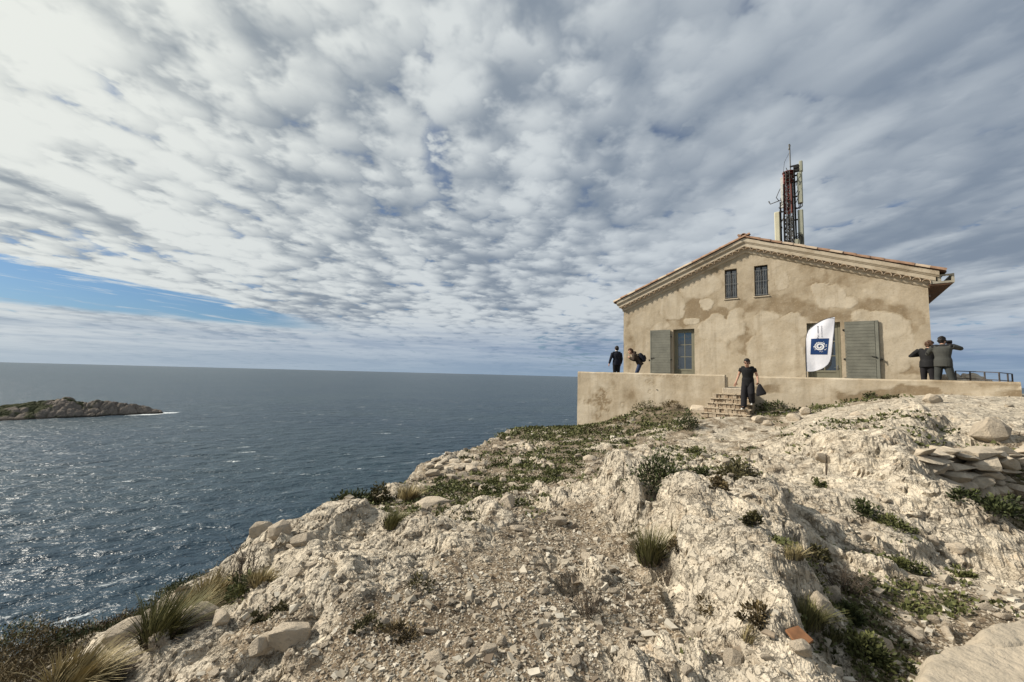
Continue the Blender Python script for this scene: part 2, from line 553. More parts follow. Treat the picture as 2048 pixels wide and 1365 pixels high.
def _lp(x, y):
    """bearing and log-range: survey points are evenly spread in these"""
    yy = y + 1.2
    r = np.hypot(x, yy)
    return np.arctan2(x, yy) * 1.0, np.log(r + 0.35)


_u, _v = _lp(_XY[:, 0], _XY[:, 1])
_C2 = 0.07 ** 2
_D = np.sqrt((_u[:, None] - _u) ** 2 + (_v[:, None] - _v) ** 2 + _C2)
_W = np.linalg.solve(_D + np.eye(len(_u)) * -0.004, _VAL - _VAL.mean(0))

# rim of the cliff, from the wall's outer corner to the foreground and on past the viewer
RIM = np.array([(10., 44.), (8.5, 32.), (5.2, 24.), (3.3, 20.6), (2.75, 19.2)] + [tuple(at_z(*p)[:2]) for p in (
    (1120, 838, -2.2), (1045, 849, -2.28), (1000, 872, -2.32), (960, 891, -2.34), (900, 917, -2.38), (845, 942, -2.40), (795, 985, -2.3), (740, 1002, -2.26), (655, 1022, -2.22), (600, 1044, -2.2), (540, 1062, -2.18),
    (508, 1085, -2.2), (490, 1150, -2.25), (440, 1185, -2.3), (345, 1245, -2.3), (250, 1300, -2.3), (170, 1365, -2.3))] + [(-2.6, 0.6), (-2.9, -2.), (-3.2, -6.), (-2.5, -12.)])


RIM_POLY = np.vstack([RIM, [(30., -40.), (80., 0.), (60., 80.), (10., 60.)]])


def rim_dist(x, y):
    """distance beyond the rim (positive over the edge)"""
    best = np.full(x.shape, 1e9)
    for (x0, y0), (x1, y1) in zip(RIM[:-1], RIM[1:]):
        dx, dy = x1 - x0, y1 - y0
        t = np.clip(((x - x0) * dx + (y - y0) * dy) / (dx * dx + dy * dy), 0, 1)
        best = np.minimum(best, np.hypot(x - x0 - t * dx, y - y0 - t * dy))
    ins = np.zeros(x.shape, bool)
    for (x0, y0), (x1, y1) in zip(RIM_POLY, np.roll(RIM_POLY, -1, 0)):
        ins ^= ((y0 > y) != (y1 > y)) & (x < (x1 - x0) * (y - y0) / (y1 - y0 + 1e-12) + x0)
    return np.where(ins, -best, best)


def base_fields(x, y):
    """smooth ground height, rock and green masks"""
    x = np.asarray(x, float)
    y = np.asarray(y, float)
    sh = x.shape
    x, y = x.ravel(), y.ravel()
    out = np.empty((x.size, 3))
    u, v = _lp(x, y)
    for i in range(0, x.size, 20000):
        k = slice(i, i + 20000)
        out[k] = np.sqrt((u[k, None] - _u) ** 2 + (v[k, None] - _v) ** 2 + _C2) @ _W
    out += _VAL.mean(0)
    z, rock, green = out.T
    far = sstep(np.hypot(x, y), 24, 34)
    z = z * (1 - far) + -1.0 * far
    return z.reshape(sh), np.clip(rock, 0, 1).reshape(sh), np.clip(green, 0, 1).reshape(sh)


def _poly(pts, z):
    return np.array([at_z(a, b, z)[:2] for a, b in pts])


# bedrock that stands proud of the slope: outline, height, width of the broken edge, how fast it dies away behind the edge
LEDGES = [
    (_poly([(1205, 955), (1209, 1000), (1238, 1042), (1278, 1058), (1300, 1040), (1322, 1060), (1322, 1100), (1324, 1150), (1350, 1196), (1398, 1238), (1432, 1272), (1458, 1292), (1500, 1322), (1545, 1370), (1640, 1400), (1640, 1180), (1580, 1040), (1480, 960), (1330, 930)], -1.64), .26, .17, 1.3),
    (_poly([(1560, 915), (1640, 893), (1740, 889), (1820, 890), (1872, 905), (1915, 945), (1938, 990), (1930, 1030), (1880, 1040), (1805, 1024), (1735, 996), (1660, 962), (1590, 940)], -1.58), .30, .50, 1.5),
    (_poly([(1590, 838), (1640, 815), (1720, 812), (1800, 822), (1835, 842), (1790, 862), (1680, 868), (1610, 862)], -1.0), .03, .25, 2.5),
    (_poly([(1760, 812), (1800, 792), (1900, 786), (2000, 788), (2120, 800), (2120, 830), (1980, 826), (1860, 832)], -.62), .02, .25, 2.5),
    (_poly([(1905, 838), (1990, 828), (2110, 838), (2110, 872), (1990, 874), (1915, 862)], -.80), .05, .25, 2.0),
    (_poly([(500, 1130), (512, 1075), (600, 1046), (700, 1040), (760, 1060), (700, 1110), (600, 1140), (520, 1160)], -2.1), .15, .18, 1.6),
    (_poly([(560, 1150), (680, 1085), (860, 1040), (1000, 1020), (1060, 1045), (960, 1090), (860, 1160), (700, 1200), (590, 1200)], -1.72), .06, .16, 1.2),
    (_poly([(250, 1300), (350, 1236), (470, 1200), (620, 1210), (600, 1260), (470, 1300), (330, 1360)], -1.95), .08, .14, 1.0),
    (_poly([(1690, 1070), (1760, 1045), (1850, 1062), (1890, 1095), (1840, 1112), (1740, 1100)], -1.74), .11, .15, 1.0),
    (_poly([(1620, 1020), (1700, 1030), (1720, 1060), (1640, 1062), (1560, 1040)], -1.6), .08, .06, 0.8),
    (_poly([(1150, 1150), (1210, 1130), (1240, 1160), (1180, 1180)], -1.66), .05, .05, .6),
    (_poly([(1240, 1280), (1330, 1268), (1420, 1330), (1400, 1400), (1270, 1390)], -1.64), .07, .06, .8),
]


def ledge_lift(x, y):
    up = np.zeros(x.shape)
    wx = .13 * fbm(x * 2.2, y * 2.2, 2, 741) + .02 * fbm(x * 7, y * 7, 2, 745)
    wy = .13 * fbm(x * 2.2, y * 2.2, 2, 751) + .02 * fbm(x * 7, y * 7, 2, 755)
    sc = np.clip(np.hypot(x, y) / 4.0, .6, 2.2)
    xw, yw = x + wx * sc, y + wy * sc
    for P, h, e, fade in LEDGES:
        lo, hi = P.min(0) - .6, P.max(0) + .6
        k = (xw > lo[0]) & (xw < hi[0]) & (yw > lo[1]) & (yw < hi[1])
        if not k.any(): continue
        X, Y = xw[k], yw[k]
        ins = np.zeros(X.shape, bool)
        d = np.full(X.shape, 9.)
        for (x0, y0), (x1, y1) in zip(P, np.roll(P, -1, 0)):
            ins ^= ((y0 > Y) != (y1 > Y)) & (X < (x1 - x0) * (Y - y0) / (y1 - y0 + 1e-12) + x0)
            t = np.clip(((X - x0) * (x1 - x0) + (Y - y0) * (y1 - y0)) / ((x1 - x0) ** 2 + (y1 - y0) ** 2), 0, 1)
            d = np.minimum(d, np.hypot(X - x0 - t * (x1 - x0), Y - y0 - t * (y1 - y0)))
        sd = np.where(ins, d, -d)
        v = h * sstep(sd, 0, e * 1.0) * (1 - .45 * sstep(sd, e, fade)) + h * .22 * sstep(sd, -e * 1.6, 0)
        up[k] = np.maximum(up[k], v)
    return up


BED = R_(-38)        # bearing of the limestone beds on the right
def ground(x, y, detail=True):
    """height, rock, soil, green, rim distance"""
    x = np.asarray(x, float)
    y = np.asarray(y, float)
    z, rock, green = base_fields(x, y)
    wob = 0.22 * fbm(x * 1.3, y * 1.3, 3, 70) + 0.07 * fbm(x * 5, y * 5, 2, 75)
    dr = rim_dist(x, y)
    d = dr + wob * sstep(np.hypot(x, y), 1.0, 4.0)
    plat = sstep(np.hypot(x, y), 44, 50)
    d = np.maximum(d, (np.hypot(x - 6, y - 4) - 46) * 1.0)
    r = np.hypot(x, y)
    # over the rim: a broken vegetated shoulder near the viewer, sheer farther on
    near = sstep(y, 6.5, 3.5)
    dd = np.maximum(d, 0)
    drop_near = 0.30 * dd + 0.25 * np.maximum(dd - 1.2, 0) + 2.2 * np.maximum(dd - 2.8, 0)
    drop_far = 1.9 * dd + 1.2 * np.maximum(dd - 0.6, 0)
    drop = drop_near * near + drop_far * (1 - near)
    z = z - np.minimum(drop, 104)
    if not detail:
        return z, rock, np.zeros_like(z), green, d
    # where bedrock shows
    m = fbm(x * 0.9, y * 0.9, 4, 11) * 0.55 + fbm(x * 3.3, y * 3.3, 3, 15) * 0.28
    rk = sstep(rock + m, 0.30, 0.62)
    calm = 1 - 0.78 * sstep(x * 0.6207 + y * 0.7841, 10.5, 14.0)
    lift = ledge_lift(x, y) * (.3 + .7 * calm)
    rk = np.maximum(rk, sstep(d, -0.25, 0.1) * 0.9)
    rk = np.maximum(rk, sstep(lift, .02, .05) * sstep(fbm(x * 2, y * 2, 3, 19), -.62, -.35))
    z = z + lift
    east = sstep(x, 0.3, 1.6)
    # turn and stretch into bed direction
    ca, sa = math.cos(BED), math.sin(BED)
    bx = x * ca + y * sa
    by = -x * sa + y * ca
    wx = 0.10 * fbm(x * 2.2, y * 2.2, 3, 21)
    wy = 0.10 * fbm(x * 2.2, y * 2.2, 3, 25)
    st = 1.0 + 1.1 * east
    bx, by = (bx + wx) / np.sqrt(st), (by + wy) * np.sqrt(st)
    h1, e1, c1 = facets(bx * 1.9, by * 1.9, 100)
    h2, e2, c2 = facets(bx * 5.6 + 3, by * 5.6, 120)
    h3, e3, c3 = facets((bx + 0.3 * wx) * 15 + 7, by * 15, 140)
    fine = sstep(r, 14, 5)
    # stepped bedding
    q = (fbm(bx * .7, by * 1.4, 3, 27) + .05 * fbm(bx * 4, by * 4, 2, 29)) / .17
    fq = q - np.floor(q)
    beds = (np.floor(q) + sstep(fq, .15, .85)) * .17
    relief = 0.11 * h1 + 0.036 * h2 + 0.011 * h3 * (0.4 + 0.6 * fine) + .15 * beds - .035
    # open joints
    j1, je1, _ = facets(bx * 1.25 + 5, by * 1.25 + .3 * wx, 160)
    relief -= 0.030 * (1 - sstep(je1, 0.0, 0.06)) + 0.028 * (1 - sstep(e1, 0.0, 0.08)) * sstep(c1, 0.0, 0.5) + 0.016 * (1 - sstep(e2, 0.0, 0.12)) * sstep(c2, 0.0, 0.4) + 0.006 * (1 - sstep(e3, 0, 0.2)) * fine
    relief += 0.05 * fbm(x * 1.1, y * 1.1, 3, 31)
    relief += fbm(x * 17, y * 17, 3, 41) * 0.004 * fine + 0.0012 * fbm(x * 50, y * 50, 2, 45) * sstep(r, 7, 3)
    soilh = 0.030 * fbm(x * 1.6, y * 1.6, 3, 51) + 0.010 * fbm(x * 7, y * 7, 3, 55) + 0.0022 * fbm(x * 34, y * 34, 2, 58) * fine
    grow = 0.45 + 0.55 * sstep(r, 1.2, 3.5)
    z = z + calm * (rk * (relief * grow + 0.02) + (1 - rk) * soilh)
    crack = .7 * (1 - sstep(e2, 0.0, 0.14)) * 0.8 + (1 - sstep(e1, 0, 0.10)) + 0.3 * (1 - sstep(e3, 0, 0.16)) + (1 - sstep(je1, 0, .07)) 
    soil = np.clip((1 - rk) + 0.6 * crack * sstep(fbm(x * 2.1, y * 2.1, 3, 61), -0.15, 0.4) * rk, 0, 1)
    gr = sstep(green + (.22 + .78 * np.clip(green * 2.5, 0, 1)) * (0.60 * fbm(x * 1.4, y * 1.4, 4, 81) + 0.30 * fbm(x * 5, y * 5, 2, 85)), 0.28, 0.60)
    gr = gr * (1 - 0.40 * rk * sstep(relief, -0.02, 0.03))
    shoulder = near * sstep(d, .12, .5) * sstep(x, -.5, -1.5)
    gr = np.maximum(gr, shoulder)
    soil = np.maximum(soil, shoulder)
    return z, rk, soil, gr, d


def hz(x, y):
    return float(ground(np.array([x]), np.array([y]))[0][0])


# ------------------------------------------------------------------ ground sheet
def build_ground():
    th = np.concatenate([np.linspace(-180, -64, 50, endpoint=False), np.linspace(-64, 60, 720, endpoint=False), np.linspace(60, 180, 50)])
    th = R_(1) * th
    rr = np.exp(np.linspace(math.log(1.0), math.log(24), 820))
    rr = np.concatenate([[0.02, 0.2, 0.35, .5, .62, .74, .86], rr, np.exp(np.linspace(math.log(24.3), math.log(170), 40))])
    T, Rr = np.meshgrid(th, rr)
    X, Y = np.sin(T) * Rr, np.cos(T) * Rr
    Z, rk, soil, gr, d = ground(X, Y)
    # steep faces break horizontally too
    gz = np.abs(np.gradient(Z, axis=0)) / np.maximum(np.gradient(Rr, axis=0), 1e-6)
    st = sstep(gz, .35, 1.0) * rk * sstep(Rr, .8, 2.0) * sstep(Rr, 24, 14)
    ar = T * Rr
    push = .045 * fbm(ar * 3.2, Z * 13, 3, 771) + .016 * fbm(ar * 14, Z * 36, 2, 775)
    R2 = Rr + st * push * np.clip(Rr / 5, .6, 1.4)
    X, Y = np.sin(T) * R2, np.cos(T) * R2
    n, m = X.shape
    i = np.arange(n * m).reshape(n, m)
    q = np.stack([i[:-1, :-1], i[:-1, 1:], i[1:, 1:], i[1:, :-1]], -1).reshape(-1, 4)[:, ::-1]
    zmax = np.maximum.reduce([Z[:-1, :-1], Z[:-1, 1:], Z[1:, 1:], Z[1:, :-1]]).ravel()
    q = q[zmax > -103]
    me = np_mesh('ground', np.stack([X, Y, Z], -1).reshape(-1, 3), q, False, [M['ground']],
                 {'rock': rk.ravel(), 'soil': soil.ravel(), 'green': gr.ravel()})
    o = mobj('ground', me)
    return props(o, 'pale limestone headland with gravel and bare bedrock', None, None, 'structure')


M = {}


def ground_material():
    m, b, p, tc = material('limestone_ground')
    P = tc.outputs['Object']
    rock, soil, green = b.attr('rock'), b.attr('soil'), b.attr('green')
    n1 = b.noise(P, 1.7, 6, 0.6)
    n2 = b.noise(P, 9.0, 6, 0.65, 0.4)
    n3 = b.noise(P, 60.0, 4, 0.65)
    rc = b.mix(b.ss(n1, 0.35, 0.65), (0.565, 0.492, 0.382), (0.47, 0.415, 0.33))
    rc = b.mix(b.mul(b.ss(n2, 0.52, 0.72), 0.55), rc, (0.22, 0.20, 0.17))          # grey lichen
    rc = b.mix(b.mul(b.ss(b.noise(P, 4.2, 5, 0.6), 0.58, 0.72), 0.45), rc, (0.36, 0.24, 0.135))   # rust bloom
    rc = b.mix(b.mul(b.ss(n3, 0.56, 0.76), 0.35), rc, (0.21, 0.185, 0.15))
    wv = b.vm('ADD', P, b.vec(b.mul(b.sub(n2, .5), .30), b.mul(b.sub(b.noise(P, 6.0, 5, .6), .5), .34), b.mul(b.sub(n1, .5), .2)))
    ck = b.vor(wv, 4.2, 'DISTANCE_TO_EDGE')
    ck2 = b.vor(wv, 12.0, 'DISTANCE_TO_EDGE')
    crk = b.mul(b.ss(ck, 0.0, 0.035, 1, 0), b.ss(n1, .38, .55))
    crk2 = b.mul(b.ss(ck2, 0.0, 0.05, 1, 0), b.ss(n2, .40, .55))
    rc = b.mix(b.mul(crk, .38), rc, (0.14, 0.11, 0.08))
    rc = b.mix(b.mul(crk2, .28), rc, (0.15, 0.12, 0.085))
    chip = b.vor(wv, 12.0, 'F1', 'Color')
    k0, k1, k2 = b.sep(chip)
    kf = b.lin(k0, 0, 1, .80, 1.14)
    rc = b.mix(1.0, rc, b.vec(kf, kf, kf), 'MULTIPLY')
    sc = b.mix(b.ss(n2, 0.35, 0.68), (0.145, 0.105, 0.068), (0.29, 0.228, 0.155))
    speck = b.vor(P, 75.0, 'F1', 'Color')
    s0, s1, s2 = b.sep(speck)
    sc = b.mix(b.mul(b.ss(s0, 0.55, 0.9), 0.85), sc, (0.46, 0.395, 0.30))
    sc = b.mix(b.mul(b.ss(s1, 0.75, 0.95), 0.7), sc, (0.09, 0.068, 0.045))
    sc = b.mix(b.mul(b.ss(b.noise(P, 1.25, 4, .6, .3), .55, .68), .7), sc, (0.085, 0.062, 0.040))
    sc = b.mix(b.mul(green, 0.5), sc, (0.085, 0.075, 0.035))
    col = b.mix(soil, rc, sc)
    b.put(p.inputs['Base Color'], col)
    p.inputs['Roughness'].default_value = 0.93
    p.inputs['Specular IOR Level'].default_value = 0.15
    h = b.add(b.mul(n3, 0.5), b.mul(b.vor(P, 75.0), -0.5))
    h = b.add(h, b.mul(b.noise(P, 22.0, 5, 0.65), 1.0))
    h = b.add(h, b.add(b.mul(k1, .9), b.add(b.mul(crk, -1.6), b.mul(crk2, -1.0))))
    b.put(p.inputs['Normal'], b.bump(h, 0.85, 0.014))
    return m


M['ground'] = ground_material()
build_ground()


# ------------------------------------------------------------------ sea
def sea_material():
    m, b, p, tc = material('sea_water')
    P = tc.outputs['Object']
    x, y, z = b.sep(P)
    a = R_(24)
    u = b.add(b.mul(x, math.cos(a)), b.mul(y, math.sin(a)))        # along the crests
    v = b.add(b.mul(x, -math.sin(a)), b.mul(y, math.cos(a)))
    dist = b.vm('LENGTH', P)
    def wave(lam, k, seed, det=4):
        return b.noise(b.vec(b.mul(u, 1 / (lam * k)), b.mul(v, 1 / lam), seed), 1.0, det, 0.6, 0.4)
    w1, w2, w3, w4 = wave(17, 2.2, 0.0), wave(6.5, 1.7, 5.0), wave(60, 2.6, 9.0, 3), wave(2.4, 1.4, 3.0, 3)
    h = b.add(b.add(b.mul(w1, 6.2), b.mul(w2, 3.6)), b.add(b.mul(w3, 6.0), b.mul(w4, 0.9)))
    foam = b.attr('foam')
    # whitecaps on the steepest crests
    cap = b.mul(b.ss(wave(11, 3.2, 21.0, 5), 0.615, 0.68), b.ss(wave(90, 1.5, 31.0, 2), 0.44, 0.56))
    cap = b.mul(cap, b.ss(w4, 0.42, 0.60))
    cap = b.m('MAXIMUM', cap, b.ss(b.add(foam, b.mul(b.sub(w4, 0.5), 0.9)), 0.45, 0.62))
    gust = b.noise(b.vec(b.mul(x, 1 / 420.), b.mul(y, 1 / 260.), 1.0), 1.0, 3)
    deep = b.mix(b.ss(gust, 0.35, 0.65), (0.015, 0.038, 0.060), (0.023, 0.048, 0.066))
    col = b.mix(cap, deep, (0.70, 0.74, 0.74))
    b.put(p.inputs['Base Color'], col)
    b.put(p.inputs['Roughness'], b.mix(cap, (0.34, 0.34, 0.34), (0.9, 0.9, 0.9)))
    p.inputs['IOR'].default_value = 1.333
    st = b.lin(dist, 200, 9000, 1.0, 0.75)
    b.put(p.inputs['Normal'], b.bump(h, st, 1.0))
    return m


ISLE = Vector((*(at_z(60, 838, -100.0)[:2]), -100.0))


def isle_height(x, y):
    """height of the islet over the sea at world x, y"""
    # local frame: a along the islet (photo's left to right), b away from the viewer
    dx, dy = x - ISLE.x, y - ISLE.y
    t = math.atan2(ISLE.x, ISLE.y)
    a = dx * math.cos(t) - dy * math.sin(t)
    b_ = dx * math.sin(t) + dy * math.cos(t)
    a = a + 3.5 * fbm(x / 30., y / 30., 3, 201)
    prof_a = np.array([-260, -150, -60, -34, 0, 30, 44, 52, 60, 75, 82, 90, 118, 126, 132, 140, 148, 160, 171, 181, 187])
    prof_h = np.array([10, 14, 18, 22, 28, 33, 33, 31, 26, 24, 27, 28, 26, 22, 22, 18, 17, 14, 11, 7, -4])
    pk = np.interp(a, prof_a, prof_h, left=-60, right=-60)
    wid = np.interp(a, [-260, -60, 45, 110, 187], [60, 80, 72, 46, 14])
    q = np.clip((b_ - wid * 0.55) / wid, -3, 3)
    s = np.where(q < 0, 1 - np.abs(q) ** 1.5 * 1.55, 1 - np.abs(q) ** 2 * 1.3)
    h = np.where(pk < 0, pk, pk * np.maximum(s, -4))
    f1, e1, c1 = facets(x / 17., y / 17., 210)
    f2, e2, c2 = facets(x / 6.5, y / 6.5, 220)
    rough = np.interp(a, [0, 50, 90, 187], [0.35, 0.6, 0.8, 0.55])
    h = h + (f1 * 8 + f2 * 3.6 - 4.0 * (1 - sstep(e1, 0, .2)) - 1.6 * (1 - sstep(e2, 0, .25)) + 3 * fbm(x / 22., y / 22., 3, 230)) * rough * sstep(h, -3, 10)
    return h, a, b_, q


def build_sea():
    th = R_(1) * np.concatenate([np.linspace(-180, -70, 30, endpoint=False), np.linspace(-70, 66, 480, endpoint=False), np.linspace(66, 180, 31)])
    rr = np.concatenate([[20, 60], np.exp(np.linspace(math.log(95), math.log(2600), 330)), np.exp(np.linspace(math.log(2750), math.log(300000), 40))])
    T, Rr = np.meshgrid(th, rr)
    X, Y = np.sin(T) * Rr, np.cos(T) * Rr
    a = R_(24)
    U, Vv = X * math.cos(a) + Y * math.sin(a), -X * math.sin(a) + Y * math.cos(a)
    damp = sstep(Rr, 2400, 900)
    Z = -100 + damp * (1.1 * fbm(U / 38., Vv / 16., 2, 301) + 0.8 * fbm(U / 15., Vv / 7., 2, 305) * sstep(Rr, 900, 350))
    h, ia, ib, q = isle_height(X, Y)
    foam = np.exp(-np.maximum(-h, 0) / 3.0) * sstep(h, -14, -1) * (0.25 + 0.75 * sstep(ia, 85, 165) + 0.8 * sstep(ia, 10, -25) * sstep(ib, 20, -20))
    foam = np.where(np.abs(h) < 60, foam, 0) * sstep(np.abs(q), 1.9, 1.3) * sstep(ia, 190, 184)
    tail = sstep(ia, 160, 186) * sstep(ia, 235, 190) * np.exp(-((ib - 4) / 15.) ** 2)
    tail2 = sstep(ia, 100, 150) * sstep(ia, 200, 170) * np.exp(-((ib + 13 - (ia - 150) * .12) / 11.) ** 2)
    foam = np.maximum(foam * 0.8, np.maximum(1.1 * tail, 1.2 * tail2))
    n, m = X.shape
    i = np.arange(n * m).reshape(n, m)
    f = np.stack([i[:-1, :-1], i[:-1, 1:], i[1:, 1:], i[1:, :-1]], -1).reshape(-1, 4)[:, ::-1]
    me = np_mesh('sea', np.stack([X, Y, Z], -1).reshape(-1, 3), f, True, [sea_material()], {'foam': foam.ravel()})
    props(mobj('sea', me), 'open blue-grey sea with small wind waves and whitecaps', None, None, 'structure')


def isle_material():
    m, b, p, tc = material('islet_rock')
    P = tc.outputs['Object']
    n1, n2 = b.noise(P, 0.05, 6, 0.62), b.noise(P, 0.22, 6, 0.65)
    c = b.mix(b.ss(n1, 0.4, 0.6), (0.175, 0.15, 0.125), (0.235, 0.198, 0.165))
    c = b.mix(b.ss(n2, 0.5, 0.7), c, (0.13, 0.105, 0.085))
    c = b.mix(b.mul(b.attr('scrub'), 0.92), c, (0.045, 0.052, 0.022))
    c = b.mix(b.attr('wet'), c, (0.03, 0.027, 0.023))
    b.put(p.inputs['Base Color'], c)
    p.inputs['Roughness'].default_value = 0.95
    p.inputs['Specular IOR Level'].default_value = 0.1
    b.put(p.inputs['Normal'], b.bump(b.noise(P, 0.35, 6, 0.7), 1.0, 2.0))
    return m


def build_isle():
    g = np.arange(-300, 300.1, 1.7)
    A, B = np.meshgrid(g, np.arange(-95, 170, 1.7))
    t = math.atan2(ISLE.x, ISLE.y)
    X = ISLE.x + A * math.cos(t) + B * math.sin(t)
    Y = ISLE.y - A * math.sin(t) + B * math.cos(t)
    h, ia, ib, q = isle_height(X, Y)
    scrub = sstep(fbm(X / 25., Y / 25., 4, 240) + sstep(ia, 90, -20) * 0.7 + sstep(q, -.45, .2) * 0.7, 0.45, 0.8) * sstep(ia, 125, 75)
    wet = sstep(h, 4.0, 1.0)
    n, m = X.shape
    i = np.arange(n * m).reshape(n, m)
    f = np.stack([i[:-1, :-1], i[:-1, 1:], i[1:, 1:], i[1:, :-1]], -1).reshape(-1, 4)
    hm = np.maximum.reduce([h[:-1, :-1], h[:-1, 1:], h[1:, 1:], h[1:, :-1]]).ravel()
    f = f[hm > -3]
    me = np_mesh('islet', np.stack([X - ISLE.x, Y - ISLE.y, h], -1).reshape(-1, 3), f, False, [isle_material()], {'scrub': scrub.ravel(), 'wet': wet.ravel()})
    o = mobj('islet', me, None, ISLE)
    props(o, 'low rocky islet with green scrub on its crest, lying in the sea', None, None, 'structure')


build_sea()
build_isle()


# ------------------------------------------------------------------ house
TH = 0.6696
HL = np.array([5.54, 20.28])
HS = np.array([math.cos(TH), -math.sin(TH)])
HN = np.array([math.sin(TH), math.cos(TH)])
W, APEX, SLOPE = 10.76, 5.38, 0.388
TERR = -0.25          # terrace level
HOUSE_M = Matrix.Translation((HL[0], HL[1], 0)) @ Matrix.Rotation(-TH, 4, 'Z')


def hw(s, t, z=0.0):
    """house frame (along the facade, back from it, up) to world"""
    p = HL + HS * s + HN * t
    return (float(p[0]), float(p[1]), z)


def fac(px, py, t=0.0):
    r = bearing(px, py)
    k = (HL @ HN + t) / (r[:2] @ HN)
    p = r * k
    return float((p[:2] - HL) @ HS), float(p[2])


def roofz(s):
    return 5.45 - SLOPE * abs(s - APEX)


def plaster_material(name, light, midc, dark, attr=True):
    m, b, p, tc = material(name)
    P = tc.outputs['Object']
    x, y, z = b.sep(P)
    n1 = b.noise(P, 0.9, 6, 0.62, 0.3)
    n2 = b.noise(P, 5.0, 6, 0.66)
    n3 = b.noise(P, 45.0, 5, 0.7)
    if attr:
        v = b.attr('tone')
        v = b.add(v, b.mul(b.sub(n2, 0.5), 0.35))
        c = b.mix(b.ss(v, 0.05, 0.5), dark, midc)
        c = b.mix(b.ss(v, 0.5, 0.95), c, light)
    else:
        v = b.add(n1, b.mul(b.sub(n2, 0.5), 0.25))
        c = b.mix(b.ss(v, 0.34, 0.46), dark, midc)
        c = b.mix(b.ss(v, 0.46, 0.62), c, light)
    # rain streaks and dust
    st = b.noise(b.vec(b.mul(x, 3.2), b.mul(y, 3.2), b.mul(z, 0.35)), 1.0, 4, 0.6)
    c = b.mix(b.mul(b.ss(st, 0.48, 0.72), 0.38), c, dark)
    n4 = b.noise(b.vec(b.mul(x, 1.0), y, b.mul(z, .8)), 16.0, 5, 0.7)
    c = b.mix(b.mul(b.ss(n4, 0.52, 0.68), 0.32), c, dark)
    c = b.mix(b.mul(b.ss(n4, 0.46, 0.34), 0.30), c, light)
    c = b.mix(b.mul(b.ss(n3, 0.55, 0.75), 0.28), c, dark)
    c = b.mix(b.mul(b.ss(n3, 0.30, 0.42, 1, 0), 0.22), c, light)
    b.put(p.inputs['Base Color'], c)
    p.inputs['Roughness'].default_value = 0.92
    p.inputs['Specular IOR Level'].default_value = 0.15
    h = b.add(b.mul(n3, 0.5), b.add(b.mul(b.noise(P, 14.0, 5, 0.65), 0.9), b.mul(n2, 1.2)))
    b.put(p.inputs['Normal'], b.bump(h, 0.55, 0.012))
    return m


M['facade'] = plaster_material('lime_render', (0.515, 0.445, 0.34), (0.42, 0.35, 0.253), (0.245, 0.185, 0.115))
M['cornice'] = plaster_material('cornice_render', (0.525, 0.455, 0.35), (0.475, 0.405, 0.305), (0.36, 0.295, 0.21), False)
M['tile'] = simple('terracotta', (0.30, 0.185, 0.12), 0.9, var=0.4, scale=6.0, bump=0.004)
M['tile_pale'] = simple('pale_terracotta', (0.48, 0.375, 0.27), 0.9, var=0.2, scale=6.0, bump=0.004)
M['shutter'] = simple('grey_green_paint', (0.182, 0.180, 0.148), 0.65, var=0.28, scale=2.2, bump=0.001)
M['frame'] = simple('door_paint', (0.185, 0.175, 0.125), 0.6, var=0.15, scale=4.0)
M['iron'] = simple('dark_iron', (0.03, 0.028, 0.026), 0.55, 0.6, var=0.3, scale=20)
M['grille'] = simple('grille_paint', (0.20, 0.20, 0.195), 0.5, 0.3, var=0.3, scale=20)
M['interior'] = simple('dark_room', (0.02, 0.018, 0.016), 0.95, var=0.2)
M['soffit'] = simple('brown_soffit_wood', (0.11, 0.06, 0.035), 0.85, var=0.5, scale=4)
M['concrete'] = simple('weathered_concrete', (0.33, 0.30, 0.235), 0.9, var=0.3, scale=5, bump=0.006)
M['rail'] = simple('rusty_rail', (0.085, 0.075, 0.07), 0.8, 0.2, var=0.5, scale=15)


def glass_material():
    m, b, p, tc = material('window_glass')
    p.inputs['Base Color'].default_value = (0.012, 0.018, 0.024, 1)
    p.inputs['Roughness'].default_value = 0.03
    p.inputs['Specular IOR Level'].default_value = 1.0
    p.inputs['IOR'].default_value = 1.7
    n = b.noise(tc.outputs['Object'], 2.5, 2)
    b.put(p.inputs['Normal'], b.bump(n, 0.12, 0.02))
    return m


M['glass'] = glass_material()

DOORS = ((2.40, 3.32, TERR, 2.28), (7.40, 8.41, TERR, 2.27))
WINS = ((4.58, 5.05, 3.49, 4.76), (5.69, 6.17, 3.49, 4.77))
HOLES = DOORS + WINS


